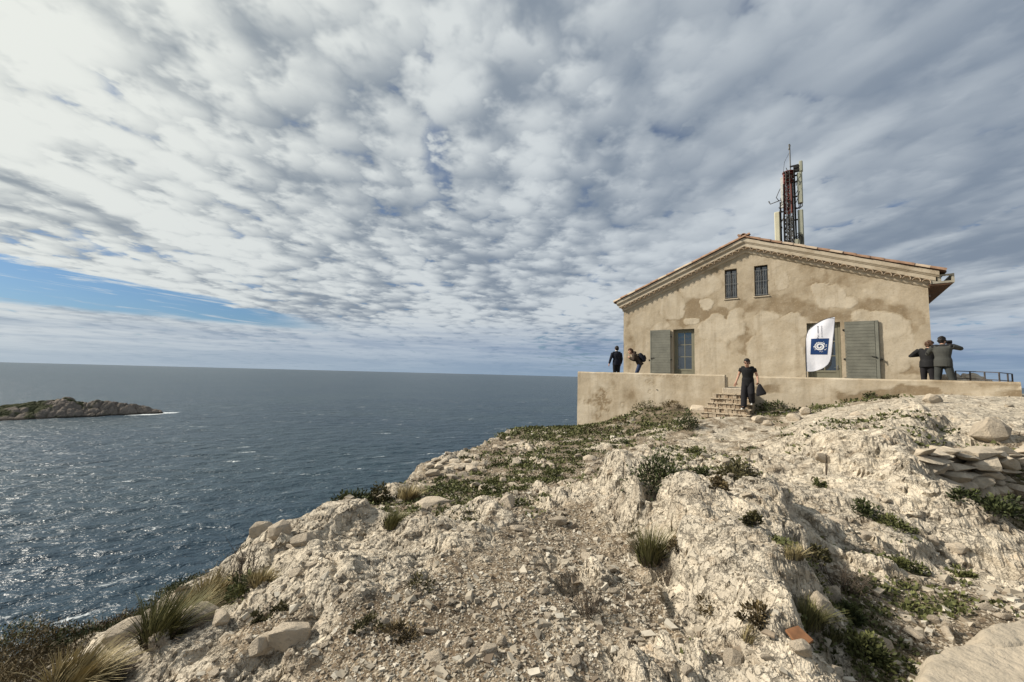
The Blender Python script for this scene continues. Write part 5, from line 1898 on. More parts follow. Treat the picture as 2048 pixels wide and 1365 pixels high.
    for i, (px, py, w, h, lean, mt, n, wd, lab) in enumerate((
            (1300, 1130, 70, 95, (.10, 0, 0), 'grass', 520, .0045, 'tall green tussock in the notch of the near rock ridge'),
            (318, 1300, 100, 130, (.30, .15, 0), 'grass', 700, .006, 'tall tussock with dark base among the rocks at lower left'),
            (375, 1235, 90, 100, (.35, .15, 0), 'straw', 600, .006, 'straw coloured tussock blowing right at the lower left cliff edge'),
            (425, 1195, 90, 80, (.35, .1, 0), 'straw', 520, .006, 'pale straw tussock on the cliff edge below the dead twigs'),
            (150, 1375, 150, 120, (.45, .1, 0), 'straw', 700, .006, 'straw tussock sweeping right at the bottom left corner'),
            (225, 1345, 90, 70, (.45, .1, 0), 'twig', 400, .005, 'withered brown tussock beside the straw one at the bottom left'),
            (520, 1180, 60, 40, (.2, 0, 0), 'straw', 360, .006, 'short straw tuft in front of the rust coloured rock corner'),
            (815, 1000, 56, 40, (.2, 0, 0), 'straw', 400, .010, 'pale straw tuft on the cliff edge left of the low stone wall'),
            (785, 1056, 52, 44, (.3, 0, 0), 'grass', 420, .007, 'yellow green tuft on the ledge above the bedrock shelf'),
            (1610, 1262, 100, 70, (.1, 0, 0), 'grass', 600, .003, 'dry olive grass on the ridge flank in the right foreground'),
            (1590, 1215, 60, 40, (.1, 0, 0), 'straw', 300, .003, 'dry straw grass above the olive grass on the ridge flank'),
            (1660, 1290, 60, 40, (.1, 0, 0), 'grass', 360, .003, 'dark grass clump under the jagged white rock'),
            (1500, 1330, 50, 50, (.4, -.2, 0), 'straw', 120, .003, 'few long straw stems bending over the bottom rocks'))):
        x, y, u = at(px, py)
        tussock(lab, x, y, w * u * .33, h * u * .80, lean, M[mt], n, wd, i, None, None, mt != 'twig')
    g = np.random.default_rng(4)
    for i, (px, py, w, h, n, rad, lab) in enumerate((
            (478, 1170, 90, 96, 16, .006, 'bare dead twigs standing up at the cliff edge'),
            (1175, 1232, 80, 46, 40, .0022, 'grey dead heather clump on the foreground gravel'),
            (1690, 1190, 120, 56, 46, .003, 'dark dead heather spread over the ridge flank on the right'),
            (1100, 1140, 90, 24, 26, .002, 'flat dead tuft on the dark earth patch in the foreground'),
            (1652, 962, 18, 46, 2, .012, 'tiny bare dead sapling in front of the outcrop'),
            (1428, 925, 60, 40, 8, .006, 'thin dry stalks on the slope below the brick steps'),
            (1330, 1150, 60, 40, 22, .003, 'brown dead tuft below the green tussock at the ridge'))):
        x, y, u = at(px, py)
        root = thing('dead_plant', lab, 'plant', (x, y, hz(x, y)))
        mobj('twigs', stems_mesh('twigs', n, w * u * .5, h * u, g, M['twig'], rad, 4), root)


def build_cover():
    """low weeds growing in mats, and the scrub on the cliff's shoulder"""
    x, y, r, g = scatter(80000, 1.6, 19, 41)
    z, rk, soil, gr, d = ground(x, y)
    keep = (g.random(len(x)) < .72 * gr * sstep(d, .2, -.1)) & ~on_built(x, y)
    x, y, z, r = (q[keep] for q in (x, y, z, r))
    x, y, z, r = (q[:20000] for q in (x, y, z, r))
    n, k = len(x), 6
    s = np.interp(r, [1.5, 4, 8, 17], [.020, .032, .055, .095])
    C = np.repeat(np.stack([x, y, z + .002], -1), k, 0)
    D = g.normal(0, 1, (n * k, 3)) * np.array([1, 1, .35]) + np.array([0, 0, .75])
    C += g.normal(0, 1, (n * k, 3)) * np.array([1, 1, .15]) * (np.repeat(s, k) * .7)[:, None]
    tone = np.repeat(np.clip(.45 + .5 * fbm(x * 2, y * 2, 2, 801), 0, 1), k)
    me = leaves_mesh('ground_cover', C, D, np.repeat(s, k), g, M['leaf_mid'], tone, .55)
    props(mobj('ground_cover', me), 'low green weeds matted over the stony ground', None, None, 'stuff')
    # dry brown grass wisps
    x, y, r, g = scatter(30000, 1.6, 14, 43)
    z, rk, soil, gr, d = ground(x, y)
    w = sstep(fbm(x * 1.1, y * 1.1, 3, 811) + .3 * fbm(x * 5, y * 5, 2, 815), .12, .5) * (1 - rk) + .25 * soil * rk
    keep = (g.random(len(x)) < w) & ~on_built(x, y) & (d < -.05)
    x, y, z, r = (q[keep][:7000] for q in (x, y, z, r))
    n, k = len(x), 3
    s = np.interp(r, [1.5, 4, 14], [.03, .04, .10])
    C = np.repeat(np.stack([x, y, z], -1), k, 0)
    D = g.normal(0, 1, (n * k, 3)) * np.array([1, 1, .4]) + np.array([.2, 0, .8])
    me = leaves_mesh('dry_grass', C, D, np.repeat(s, k), g, M['twig'], .6, .09)
    props(mobj('dry_grass', me), 'thin withered grass wisps on the gravel', None, None, 'stuff')
    # scrub on the shoulder below the rim at lower left
    g = np.random.default_rng(47)
    n = 90000
    x = -7.5 + 6.5 * g.random(n)
    y = .9 + 4.9 * g.random(n)
    z, rk, soil, gr, d = ground(x, y)
    keep = (d > .08) & (d < 2.5) & (y < 5.6)
    x, y, z, d = (q[keep][:34000] for q in (x, y, z, d))
    hgt = .22 * np.clip(.60 + .9 * fbm(x * 1.6, y * 1.6, 3, 821), .1, 1.3) * sstep(d, .0, .5)
    n, k = len(x), 4
    C = np.repeat(np.stack([x, y, z], -1), k, 0)
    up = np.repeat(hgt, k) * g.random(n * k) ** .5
    C[:, 2] += up
    C[:, :2] += g.normal(0, .05, (n * k, 2))
    D = g.normal(0, 1, (n * k, 3)) + np.array([.3, 0, .9])
    green = np.repeat(fbm(x * .9, y * .9, 3, 831) + sstep(d, .8, 1.8) * .45, k)
    isg = green > .38
    for nm, sel, mt, lab in (('scrub', isg, 'leaf_dark', 'dark green scrub covering the shoulder of the cliff at lower left'), ('dry_scrub', ~isg, 'leaf_brown', 'brown dry scrub covering the shoulder of the cliff at lower left')):
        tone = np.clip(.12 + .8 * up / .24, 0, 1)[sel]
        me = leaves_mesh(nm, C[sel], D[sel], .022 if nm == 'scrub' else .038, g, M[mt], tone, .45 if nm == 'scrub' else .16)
        props(mobj(nm, me), lab, None, None, 'stuff')


build_gravel()
build_stones()
build_slabs()
build_walls()
build_plants()
build_cover()


# ------------------------------------------------------------------ antenna mast on the roof
def build_mast():
    t, s = 3.0, 6.74
    zb = roofz(s) + .5
    X, Y, _ = hw(s, t)
    root = thing('antenna_mast', 'red and grey lattice antenna mast with pale panel antennas rising from the roof', 'antenna mast', (X, Y, 0), -TH)
    red = simple('red_mast_paint', (.14, .028, .02), .6, var=.4, scale=9)
    steel = simple('grey_steel', (.10, .098, .092), .6, .5, var=.4, scale=14)
    pale = simple('antenna_shell', (.55, .52, .38), .5, var=.12, scale=3)
    pale2 = simple('antenna_shell_grey', (.33, .335, .26), .5, var=.15, scale=3)
    white = simple('white_mast_paint', (.60, .60, .57), .6, var=.25, scale=9)
    z_mid, z_top = 7.75, 9.72
    r = .27
    legs = [(-r * .8, -r * .5), (r * .8, -r * .5), (0, r * .8)]
    for seg, (z0, z1, mt, nm) in enumerate(((zb, z_mid, steel, 'lower_lattice'), (z_mid, z_top, red, 'upper_lattice'))):
        mb = MB()
        k = .62 if seg else .8
        for x, y in legs:
            mb.tube([(x * k, y * k, z0), (x * k, y * k, z1)], .045, 6)
        z, q = z0 + .06, 0
        while z < z1 - .18:
            for a in range(3):
                p, w = legs[a], legs[(a + 1) % 3]
                mb.tube([(p[0] * k, p[1] * k, z), (w[0] * k, w[1] * k, z)], .022, 5)
                mb.tube([(p[0] * k, p[1] * k, z), (w[0] * k, w[1] * k, z + .20)] if q % 2 else [(w[0] * k, w[1] * k, z), (p[0] * k, p[1] * k, z + .20)], .018, 5)
            z += .20
            q += 1
        mb.build(nm, mt, root)
    # ladder cable tray with rungs up the front
    mb = MB()
    for x in (-.075, .075):
        mb.tube([(x + .02, -.30, zb), (x + .02, -.27, z_top)], .02, 5)
    for i in range(24):
        z = zb + .1 + i * (z_top - zb - .1) / 24
        mb.tube([(-.055, -.29, z), (.095, -.29, z)], .014, 5)
    mb.build('cable_ladder', steel, root)
    MB().box(-.28, -.16, -.1, .02, 8.1, 9.55).build('white_fairing', white, root)
    mb = MB()
    for z in (9.72, 9.62, 9.46, 9.30):
        mb.tube([(.05, -.02, z), (.05, -.02, z + .03)], .26 if z > 9.7 else .22, 14)
    mb.build('ring_brackets', red, root)
    mb = MB()
    rnd = random.Random(3)
    for i in range(26):                                      # cables and clamps
        z = zb + rnd.random() * (z_top - zb - .3)
        a = rnd.uniform(-.35, .35)
        mb.tube([(a, -.22, z), (a + rnd.uniform(-.12, .12), -.30, z + .18), (a + rnd.uniform(-.15, .15), -.24, z + rnd.uniform(.3, .6))], .016, 5)
    for x in (-.2, .22, .28):
        mb.tube([(x, -.12, zb), (x * .9, -.16, (zb + 9) / 2), (x * .8, -.12, 9.2)], .024, 5)
    mb.build('cables', M['iron'], root)
    # whip, poles
    mb = MB()
    mb.tube([(.12, 0, 8.0), (.12, 0, 11.0)], .026, 6).tube([(.12, 0, 11.0), (.10, 0, 11.10)], .045, 6).tube([(.10, 0, 10.85), (.10, 0, 10.94)], .045, 6)
    mb.build('whip_pole', steel, root)
    MB().tube([(.10, 0, 10.7), (-.1, -.02, 10.3), (-.16, -.05, 9.75)], .007, 4).build('stay_wire', M['iron'], root)
    MB().tube([(-.20, -.05, 8.50), (-.70, -.10, 8.37), (-.76, -.10, 8.52)], [.022, .02, .03], 6).build('side_arm', steel, root)
    for x, z0, z1 in ((.26, zb - .1, 9.95), (-.31, zb - .05, 8.4)):
        MB().tube([(x, 0, z0), (x, 0, z1)], .035, 6).build('mounting_pole', M['iron'], root)
    # panels: x0, x1, y0, y1, z0, z1
    for nm, x0, x1, z0, z1, mt, lab in (('panel_antenna', -.56, -.34, 6.15, 7.95, pale, 'cream panel antenna low on the left'), ('panel_antenna', .36, .56, 8.15, 9.62, pale2, 'grey green panel antenna in the middle of the right side'),
                                        ('panel_antenna', .45, .59, 9.64, 10.15, pale2, 'short panel antenna at the top right'), ('panel_antenna', .34, .55, 5.95, 7.85, pale2, 'panel antenna low on the right')):
        o = MB().box(x0, x1, -.10, .10, z0, z1).build(nm, mt, root, bevel=.03)
        o['label'] = lab
    for z in (6.4, 7.5, 7.9):
        MB().box(-.36, -.20, -.03, .03, z, z + .05).build('bracket', M['iron'], root)
    for z in (6.3, 7.4, 8.5, 9.2, 9.5, 9.75, 9.98):
        MB().box(.02 if z < 9.6 else .1, .45, -.035, .035, z, z + .055).build('bracket', M['iron'], root)
    for z in (9.85, 9.70):
        MB().box(.24, .46, -.10, .08, z, z + .10).build('bracket', M['iron'], root)
    for x in (.40, .46, .52):
        MB().tube([(x, -.02, 8.15), (x + .01, -.05, 8.0), (x - .1, -.03, 7.92), (.27, -.02, 8.0)], .02, 5).build('connector_cable', M['iron'], root)
    for x in (.38, .45, .50):
        MB().tube([(x, -.06, 6.0), (x + .02, -.12, 6.5), (x - .05, -.16, 6.75), (x - .2, -.10, 6.5), (.3, -.05, 6.2)], .02, 5).build('connector_cable', M['iron'], root)
    for x in (-.5, -.45, -.4):
        MB().tube([(x, -.02, 6.15), (x, -.03, 5.95), (-.3, -.02, 5.85)], .018, 5).build('connector_cable', M['iron'], root)
    MB().box(.18, .40, -.24, -.06, 6.15, 6.45).build('junction_box', pale2, root, bevel=.01)


# ------------------------------------------------------------------ feather flag
def build_flag():
    # outline measured in the flag's own plane: x across, z up, metres from the foot of the cloth
    K = .001917
    ol = [(205, 1112), (203, 900), (207, 700), (215, 520), (228, 440), (255, 370), (300, 310), (370, 245), (450, 195), (540, 158), (640, 138),
          (632, 250), (618, 400), (602, 520), (590, 640), (577, 760), (562, 868), (545, 930), (515, 985), (470, 1030), (420, 1065), (350, 1095), (280, 1113), (230, 1120)]
    P = np.array([((x - 203) * K, (1120 - y) * K) for x, y in ol])
    X, Y, _ = hw(7.43, -1.7)
    az = math.atan2(X, Y)
    root = thing('feather_flag', 'white feather flag with a blue square emblem standing in front of the right-hand door', 'flag', (X, Y, TERR), -az)
    z0 = .615                                             # cloth starts above the terrace
    def wave(x, z):
        return .035 * np.sin(3.2 * z + 1.2 * x + .4) * np.clip(x / .25, 0, 1) + .022 * np.sin(9 * (x - .45 * z)) * np.clip(x / .2, 0, 1) * np.clip((z - .9) / .7, 0, 1) + .02 * np.sin(8 * x + 5 * z) * np.clip((.7 - z) / .6, 0, 1) * np.clip(x / .2, 0, 1)

    def inside_grid(poly, step):
        lo, hi = poly.min(0), poly.max(0)
        nx, nz = int((hi[0] - lo[0]) / step) + 1, int((hi[1] - lo[1]) / step) + 1
        return lo, hi, nx, nz
    # cloth: rows of the outline, evenly divided
    zs = np.linspace(0.004, P[:, 1].max() - .004, 90)
    rows = []
    for z in zs:
        xs = []
        for (x0, q0), (x1, q1) in zip(P, np.roll(P, -1, 0)):
            if (q0 > z) != (q1 > z):
                xs.append(x0 + (z - q0) / (q1 - q0) * (x1 - x0))
        rows.append((min(xs), max(xs)))
    n = 40
    V, tone = [], []
    for sgn in (0,):
        for z, (a, c) in zip(zs, rows):
            for u in np.linspace(0, 1, n):
                x = a + (c - a) * u
                V.append((x, float(wave(x, z)), z0 + z))
                ed = min(x - a, c - x)
                tone.append(1.0 if ed < .022 else 0.0)
    i = np.arange(90 * n).reshape(90, n)
    f = np.stack([i[:-1, :-1], i[:-1, 1:], i[1:, 1:], i[1:, :-1]], -1).reshape(-1, 4)
    m, b, p, tc = material('white_flag_cloth')
    b.put(p.inputs['Base Color'], b.mix(b.ss(b.attr('tone'), .4, .6), (.78, .78, .83), (.72, .72, .78)))
    p.inputs['Roughness'].default_value = .75
    b.put(p.inputs['Normal'], b.bump(b.noise(tc.outputs['Object'], 9, 3), .25, .02))
    cl = mobj('cloth', np_mesh('cloth', np.array(V), f, True, [m], {'tone': tone}), root)
    so = cl.modifiers.new('thickness', 'SOLIDIFY')
    so.thickness = .004
    navy = simple('navy_print', (.012, .045, .15), .75, var=.1)
    grey = simple('grey_print', (.09, .10, .13), .75, var=.1)
    wht = simple('white_print', (.78, .79, .82), .75, var=.05)

    def q(zx, zy):
        return ((zx - 203) * K, (1120 - zy) * K)

    def print_mesh(name, polys, mat, lift):
        vv, ff = [], []
        for pl in polys:
            s = len(vv)
            vv += [(x, float(wave(x, z)) - lift, z0 + z) for x, z in pl]
            ff.append(list(range(s, s + len(pl))))
        return mobj(name, np_mesh(name, np.array(vv), ff, False, [mat]), root)
    # blue square, divided so that it follows the cloth
    c4 = [q(268, 803), q(512, 806), q(545, 518), q(286, 518)]
    G = 14
    polys = []
    def bil(u, v):
        a = np.array(c4)
        r_ = (a[0] * (1 - u) + a[1] * u) * (1 - v) + (a[3] * (1 - u) + a[2] * u) * v
        return (float(r_[0]), float(r_[1]))
    for a in range(G):
        for c in range(G):
            polys.append([bil(a / G, c / G), bil((a + 1) / G, c / G), bil((a + 1) / G, (c + 1) / G), bil(a / G, (c + 1) / G)])
    print_mesh('emblem_square', polys, navy, .006)
    # white spiral with a ragged rim of small marks
    cx, cy = 408, 660
    polys = []
    N = 54
    pts = []
    for k in range(N + 1):
        a = -0.6 + k / N * 4.05 * math.pi
        rr = 12 + 62 * (k / N) ** 1.05
        pts.append((cx + rr * 1.05 * math.cos(a), cy + rr * math.sin(a), a, 8 + 12 * math.sin(math.pi * min(1, k / N * .98 + .1))))
    for k in range(N):
        x0, y0, a0, w0 = pts[k]
        x1, y1, a1, w1 = pts[k + 1]
        polys.append([q(x0 + w0 * math.cos(a0), y0 + w0 * math.sin(a0)), q(x1 + w1 * math.cos(a1), y1 + w1 * math.sin(a1)), q(x1 - w1 * .4 * math.cos(a1), y1 - w1 * .4 * math.sin(a1)), q(x0 - w0 * .4 * math.cos(a0), y0 - w0 * .4 * math.sin(a0))])
    rnd = random.Random(8)
    for k in range(26):
        a = rnd.uniform(0, 6.28)
        rr = rnd.uniform(82, 100)
        x, y, e = cx + 6 + rr * math.cos(a), cy + 4 + rr * math.sin(a), rnd.uniform(3.5, 7)
        polys.append([q(x + e * math.cos(t), y + e * math.sin(t) * 1.2) for t in np.linspace(0, 6.28, 7)[:-1]])
    print_mesh('emblem_spiral', polys, wht, .010)
    # two lines of lettering running up the cloth
    for txt, zx, zy, size, mt, nm in (('Parc national', 402, 520, 52, grey, 'lettering'), ('des CALANQUES', 452, 500, 44, grey, 'lettering')):
        cu = bpy.data.curves.new(nm, 'FONT')
        cu.body = txt
        cu.size = size * K * 1.15
        cu.space_character = 1.0
        tmp = bpy.data.objects.new('tmp', cu)
        COL.objects.link(tmp)
        bpy.context.view_layer.update()
        me0 = bpy.data.meshes.new_from_object(tmp.evaluated_get(bpy.context.evaluated_depsgraph_get()))
        co = np.array([v.co[:] for v in me0.vertices])
        fs = [list(pp.vertices) for pp in me0.polygons]
        bpy.data.objects.remove(tmp)
        bpy.data.curves.remove(cu)
        bpy.data.meshes.remove(me0)
        L = co[:, 0].max()
        k = min(1.0, (zy - 285) * K / L)
        bx, bz = q(zx, zy)
        xx, zz = bx - co[:, 1] * k, bz + co[:, 0] * k
        mobj(nm, np_mesh(nm, np.stack([xx, wave(xx, zz) - .007, z0 + zz], -1), fs, False, [mt]), root)
    # pole along the curved edge, spike below
    edge = [(-.012, float(wave(0, 0)), z0 - .62)] + [((x - 203) * K - .012, 0.0, z0 + (1120 - y) * K + .004) for x, y in ol[:11]]
    MB().tube(edge, [.014] * 4 + [.010] * 3 + [.007] * (len(edge) - 7), 6).build('pole', simple('flag_pole', (.03, .03, .032), .4, var=.1), root)
    MB().tube([(-.012, 0, .10), (-.012, 0, .24)], .026, 8).build('pole_collar', M['iron'], root)
    MB().box(-.22, .20, -.03, .03, 0.0, .03).box(-.04, .015, -.22, .22, 0.031, .05).build('foot_cross', M['iron'], root)


# ------------------------------------------------------------------ railing and rock beyond the terrace
def build_railing():
    # posts along two runs, seen over the parapet wall
    def pos(px, k, top):
        r = bearing(px, 760)
        r = r / math.hypot(r[0], r[1]) * k
        return Vector((r[0], r[1], 0))
    pts = [pos(1912, 20.8, 0), pos(1941, 20.5, 0), pos(1970, 20.2, 0), pos(1999, 20.0, 0), pos(2016, 20.8, 0), pos(2025, 21.4, 0)]
    base = pts[0]
    root = thing('railing', 'rusty tube railing at the far right end of the terrace', 'railing', (base.x, base.y, 0))
    zt = [.52, .50, .48, .46, .45, .45]
    for p, z in zip(pts, zt):
        MB().tube([(p.x - base.x, p.y - base.y, -.6), (p.x - base.x, p.y - base.y, z)], .022, 6).build('post', M['rail'], root)
    for dz, nm in ((0, 'top_rail'), (-.24, 'mid_rail')):
        MB().tube([(p.x - base.x, p.y - base.y, z + dz) for p, z in zip(pts, zt)], .015, 6).build(nm, M['rail'], root)
    # knobbly outcrop behind it
    r = bearing(1950, 765)
    r = r / math.hypot(r[0], r[1]) * 22.5
    g = np.linspace(-1.6, 1.6, 70)
    A, B = np.meshgrid(g, g)
    az = math.atan2(r[0], r[1])
    h1, e1, c1 = facets(A * 2.2, B * 2.2, 901)
    h2, e2, c2 = facets(A * 6, B * 6, 911)
    Z = 1.32 * np.clip(1 - (np.abs(A + .35) / 1.5) ** 2.4 - (np.abs(B) / 1.5) ** 2, -.5, 1) + .22 * h1 + .10 * h2 - .06 * (1 - sstep(e1, 0, .1)) - .8
    i = np.arange(4900).reshape(70, 70)
    f = np.stack([i[:-1, :-1], i[:-1, 1:], i[1:, 1:], i[1:, :-1]], -1).reshape(-1, 4)
    o = mobj('rock_outcrop', np_mesh('rock_outcrop', np.stack([A, B, Z], -1).reshape(-1, 3), f, False, [M['stone']]), None, (r[0], r[1], -.03), (0, 0, -az))
    props(o, 'knobbly pale rock outcrop behind the rusty railing', 'rock')


# ------------------------------------------------------------------ people
def loft(mb, rings, n=14):
    """rings = [(centre, half width, half depth, side vector, front vector)]"""
    i0 = len(mb.v)
    for c, rx, ry, sx, fy in rings:
        for j in range(n):
            a = 2 * math.pi * j / n
            p = Vector(c) + Vector(sx) * (rx * math.cos(a)) + Vector(fy) * (ry * math.sin(a))
            mb.v.append(tuple(p))
    for k in range(len(rings) - 1):
        for j in range(n):
            a, b_ = i0 + k * n + j, i0 + k * n + (j + 1) % n
            mb.f.append([a, b_, b_ + n, a + n])
    mb.f.append([i0 + j for j in reversed(range(n))])
    e = i0 + (len(rings) - 1) * n
    mb.f.append([e + j for j in range(n)])


def fuse(name, mb, mat, parent, voxel=.012, keep=.45, smooth=2):
    """weld overlapping solids into one continuous skin"""
    me = mb.mesh(name, mat)
    tmp = bpy.data.objects.new('tmp', me)
    COL.objects.link(tmp)
    r = tmp.modifiers.new('r', 'REMESH')
    r.mode = 'VOXEL'
    r.voxel_size = voxel
    if smooth:
        s = tmp.modifiers.new('s', 'SMOOTH')
        s.iterations = smooth
        s.factor = .5
    d = tmp.modifiers.new('d', 'DECIMATE')
    d.ratio = keep
    bpy.context.view_layer.update()
    out = bpy.data.meshes.new_from_object(tmp.evaluated_get(bpy.context.evaluated_depsgraph_get()))
    bpy.data.objects.remove(tmp)
    out.name = name
    out.materials.clear()
    out.materials.append(mat)
    for p in out.polygons: p.use_smooth = True
    return mobj(name, out, parent)


SKIN = {}


def hand(mb, wrist, elbow, palm_n, curl=.5, L=.185, thumb_side=1):
    """palm, four unequal bent fingers and a thumb leaving the palm's side"""
    w, e = Vector(wrist), Vector(elbow)
    d = (w - e).normalized()
    n = (Vector(palm_n) - d * Vector(palm_n).dot(d)).normalized()
    s = d.cross(n).normalized() * thumb_side
    mb.tube([w - d * .02, w + d * .03], [.024, .030], 8)
    # palm
    c0, c1 = w + d * .01, w + d * .095
    pts = []
    for c, hw_, hd in ((c0, .028, .016), (c1, .042, .014)):
        for a, b_ in ((-1, -1), (1, -1), (1, 1), (-1, 1)):
            pts.append(c + s * (hw_ * a) + n * (hd * b_))
    mb.quadbox([pts[0], pts[1], pts[2], pts[3], pts[4], pts[5], pts[6], pts[7]])
    for k, (off, ln) in enumerate(((.033, .072), (.011, .082), (-.011, .076), (-.032, .060))):
        p = c1 - d * .01 + s * off
        a1, a2 = curl * .6, curl * 1.5
        q1 = p + (d * math.cos(a1) + n * math.sin(a1) + s * off * 1.2) * (ln * .48)
        q2 = q1 + (d * math.cos(a2) + n * math.sin(a2)) * (ln * .40)
        q3 = q2 + (d * math.cos(a2 * 1.4) + n * math.sin(a2 * 1.4)) * (ln * .22)
        mb.tube([p, q1, q2, q3], [.0105, .0100, .0090, .0075], 6)
    t0 = w + d * .03 + s * .026
    t1 = t0 + (d * .6 + s * .75 + n * .2).normalized() * .042
    t2 = t1 + (d * .9 + s * .25 + n * .35).normalized() * .034
    mb.tube([t0, t1, t2], [.014, .0115, .009], 6)


def head_parts(mb, c, up, fwd, r=1.0):
    """skull, jaw, nose, brow and ears; c = centre of the head"""
    c, up, fwd = Vector(c), Vector(up).normalized(), Vector(fwd)
    fwd = (fwd - up * fwd.dot(up)).normalized()
    sd = fwd.cross(up).normalized()
    rings = []
    for u, w, dpt, f in ((-.118, .030, .030, .045), (-.100, .050, .055, .030), (-.070, .060, .075, .014), (-.03, .068, .088, .004), (.01, .073, .094, -.004), (.05, .073, .094, -.010), (.085, .060, .078, -.014), (.108, .036, .048, -.014), (.118, .01, .014, -.014)):
        rings.append((c + up * (u * r) + fwd * (f * r), w * r, dpt * r, sd, fwd))
    loft(mb, rings, 16)
    mb.tube([c + fwd * .085 * r + up * .025 * r, c + fwd * .108 * r - up * .022 * r], [.010 * r, .017 * r], 6)
    mb.tube([c + fwd * .086 * r - up * .058 * r + sd * .024 * r, c + fwd * .092 * r - up * .056 * r, c + fwd * .086 * r - up * .058 * r - sd * .024 * r], .009 * r, 5)
    for k in (-1, 1):
        mb.ball(c + sd * (k * .074 * r) - fwd * .012 * r - up * .005 * r, (.012 * r, .022 * r, .032 * r), 8, 6)
    return sd, fwd


def hair_cap(mb, c, up, fwd, r=1.0, low=-.03, front=.045, vol=.012):
    """hair over crown and back of the head, leaving the face free"""
    c, up, fwd = Vector(c), Vector(up).normalized(), Vector(fwd)
    fwd = (fwd - up * fwd.dot(up)).normalized()
    sd = fwd.cross(up).normalized()
    g = random.Random(int(abs(c.x * 1000)) + 3)
    for k in range(120):
        a = g.uniform(0, 6.28)
        e = g.uniform(low * 10, 1.5)
        x, y, z = math.cos(a) * math.cos(e), math.sin(a) * math.cos(e), math.sin(e)
        if y > .15 and z < .55: continue
        if z < -.35 and y > -.3: continue
        p = c + sd * (x * (.074 + vol) * r) + fwd * ((y * (.096 + vol) - .008) * r) + up * ((z * (.112 + vol) + .008) * r)
        mb.ball(p, .024 * r * g.uniform(.8, 1.25), 6, 4)
    loft(mb, [(c + up * (u * r) + fwd * (f * r), w * r, d_ * r, sd, fwd) for u, w, d_, f in ((-.085, .060, .040, -.045), (-.045, .070, .050, -.044), (.0, .078, .062, -.040), (.05, .080, .085, -.020), (.09, .068, .085, -.014), (.118, .040, .052, -.012), (.128, .01, .014, -.012))], 14)


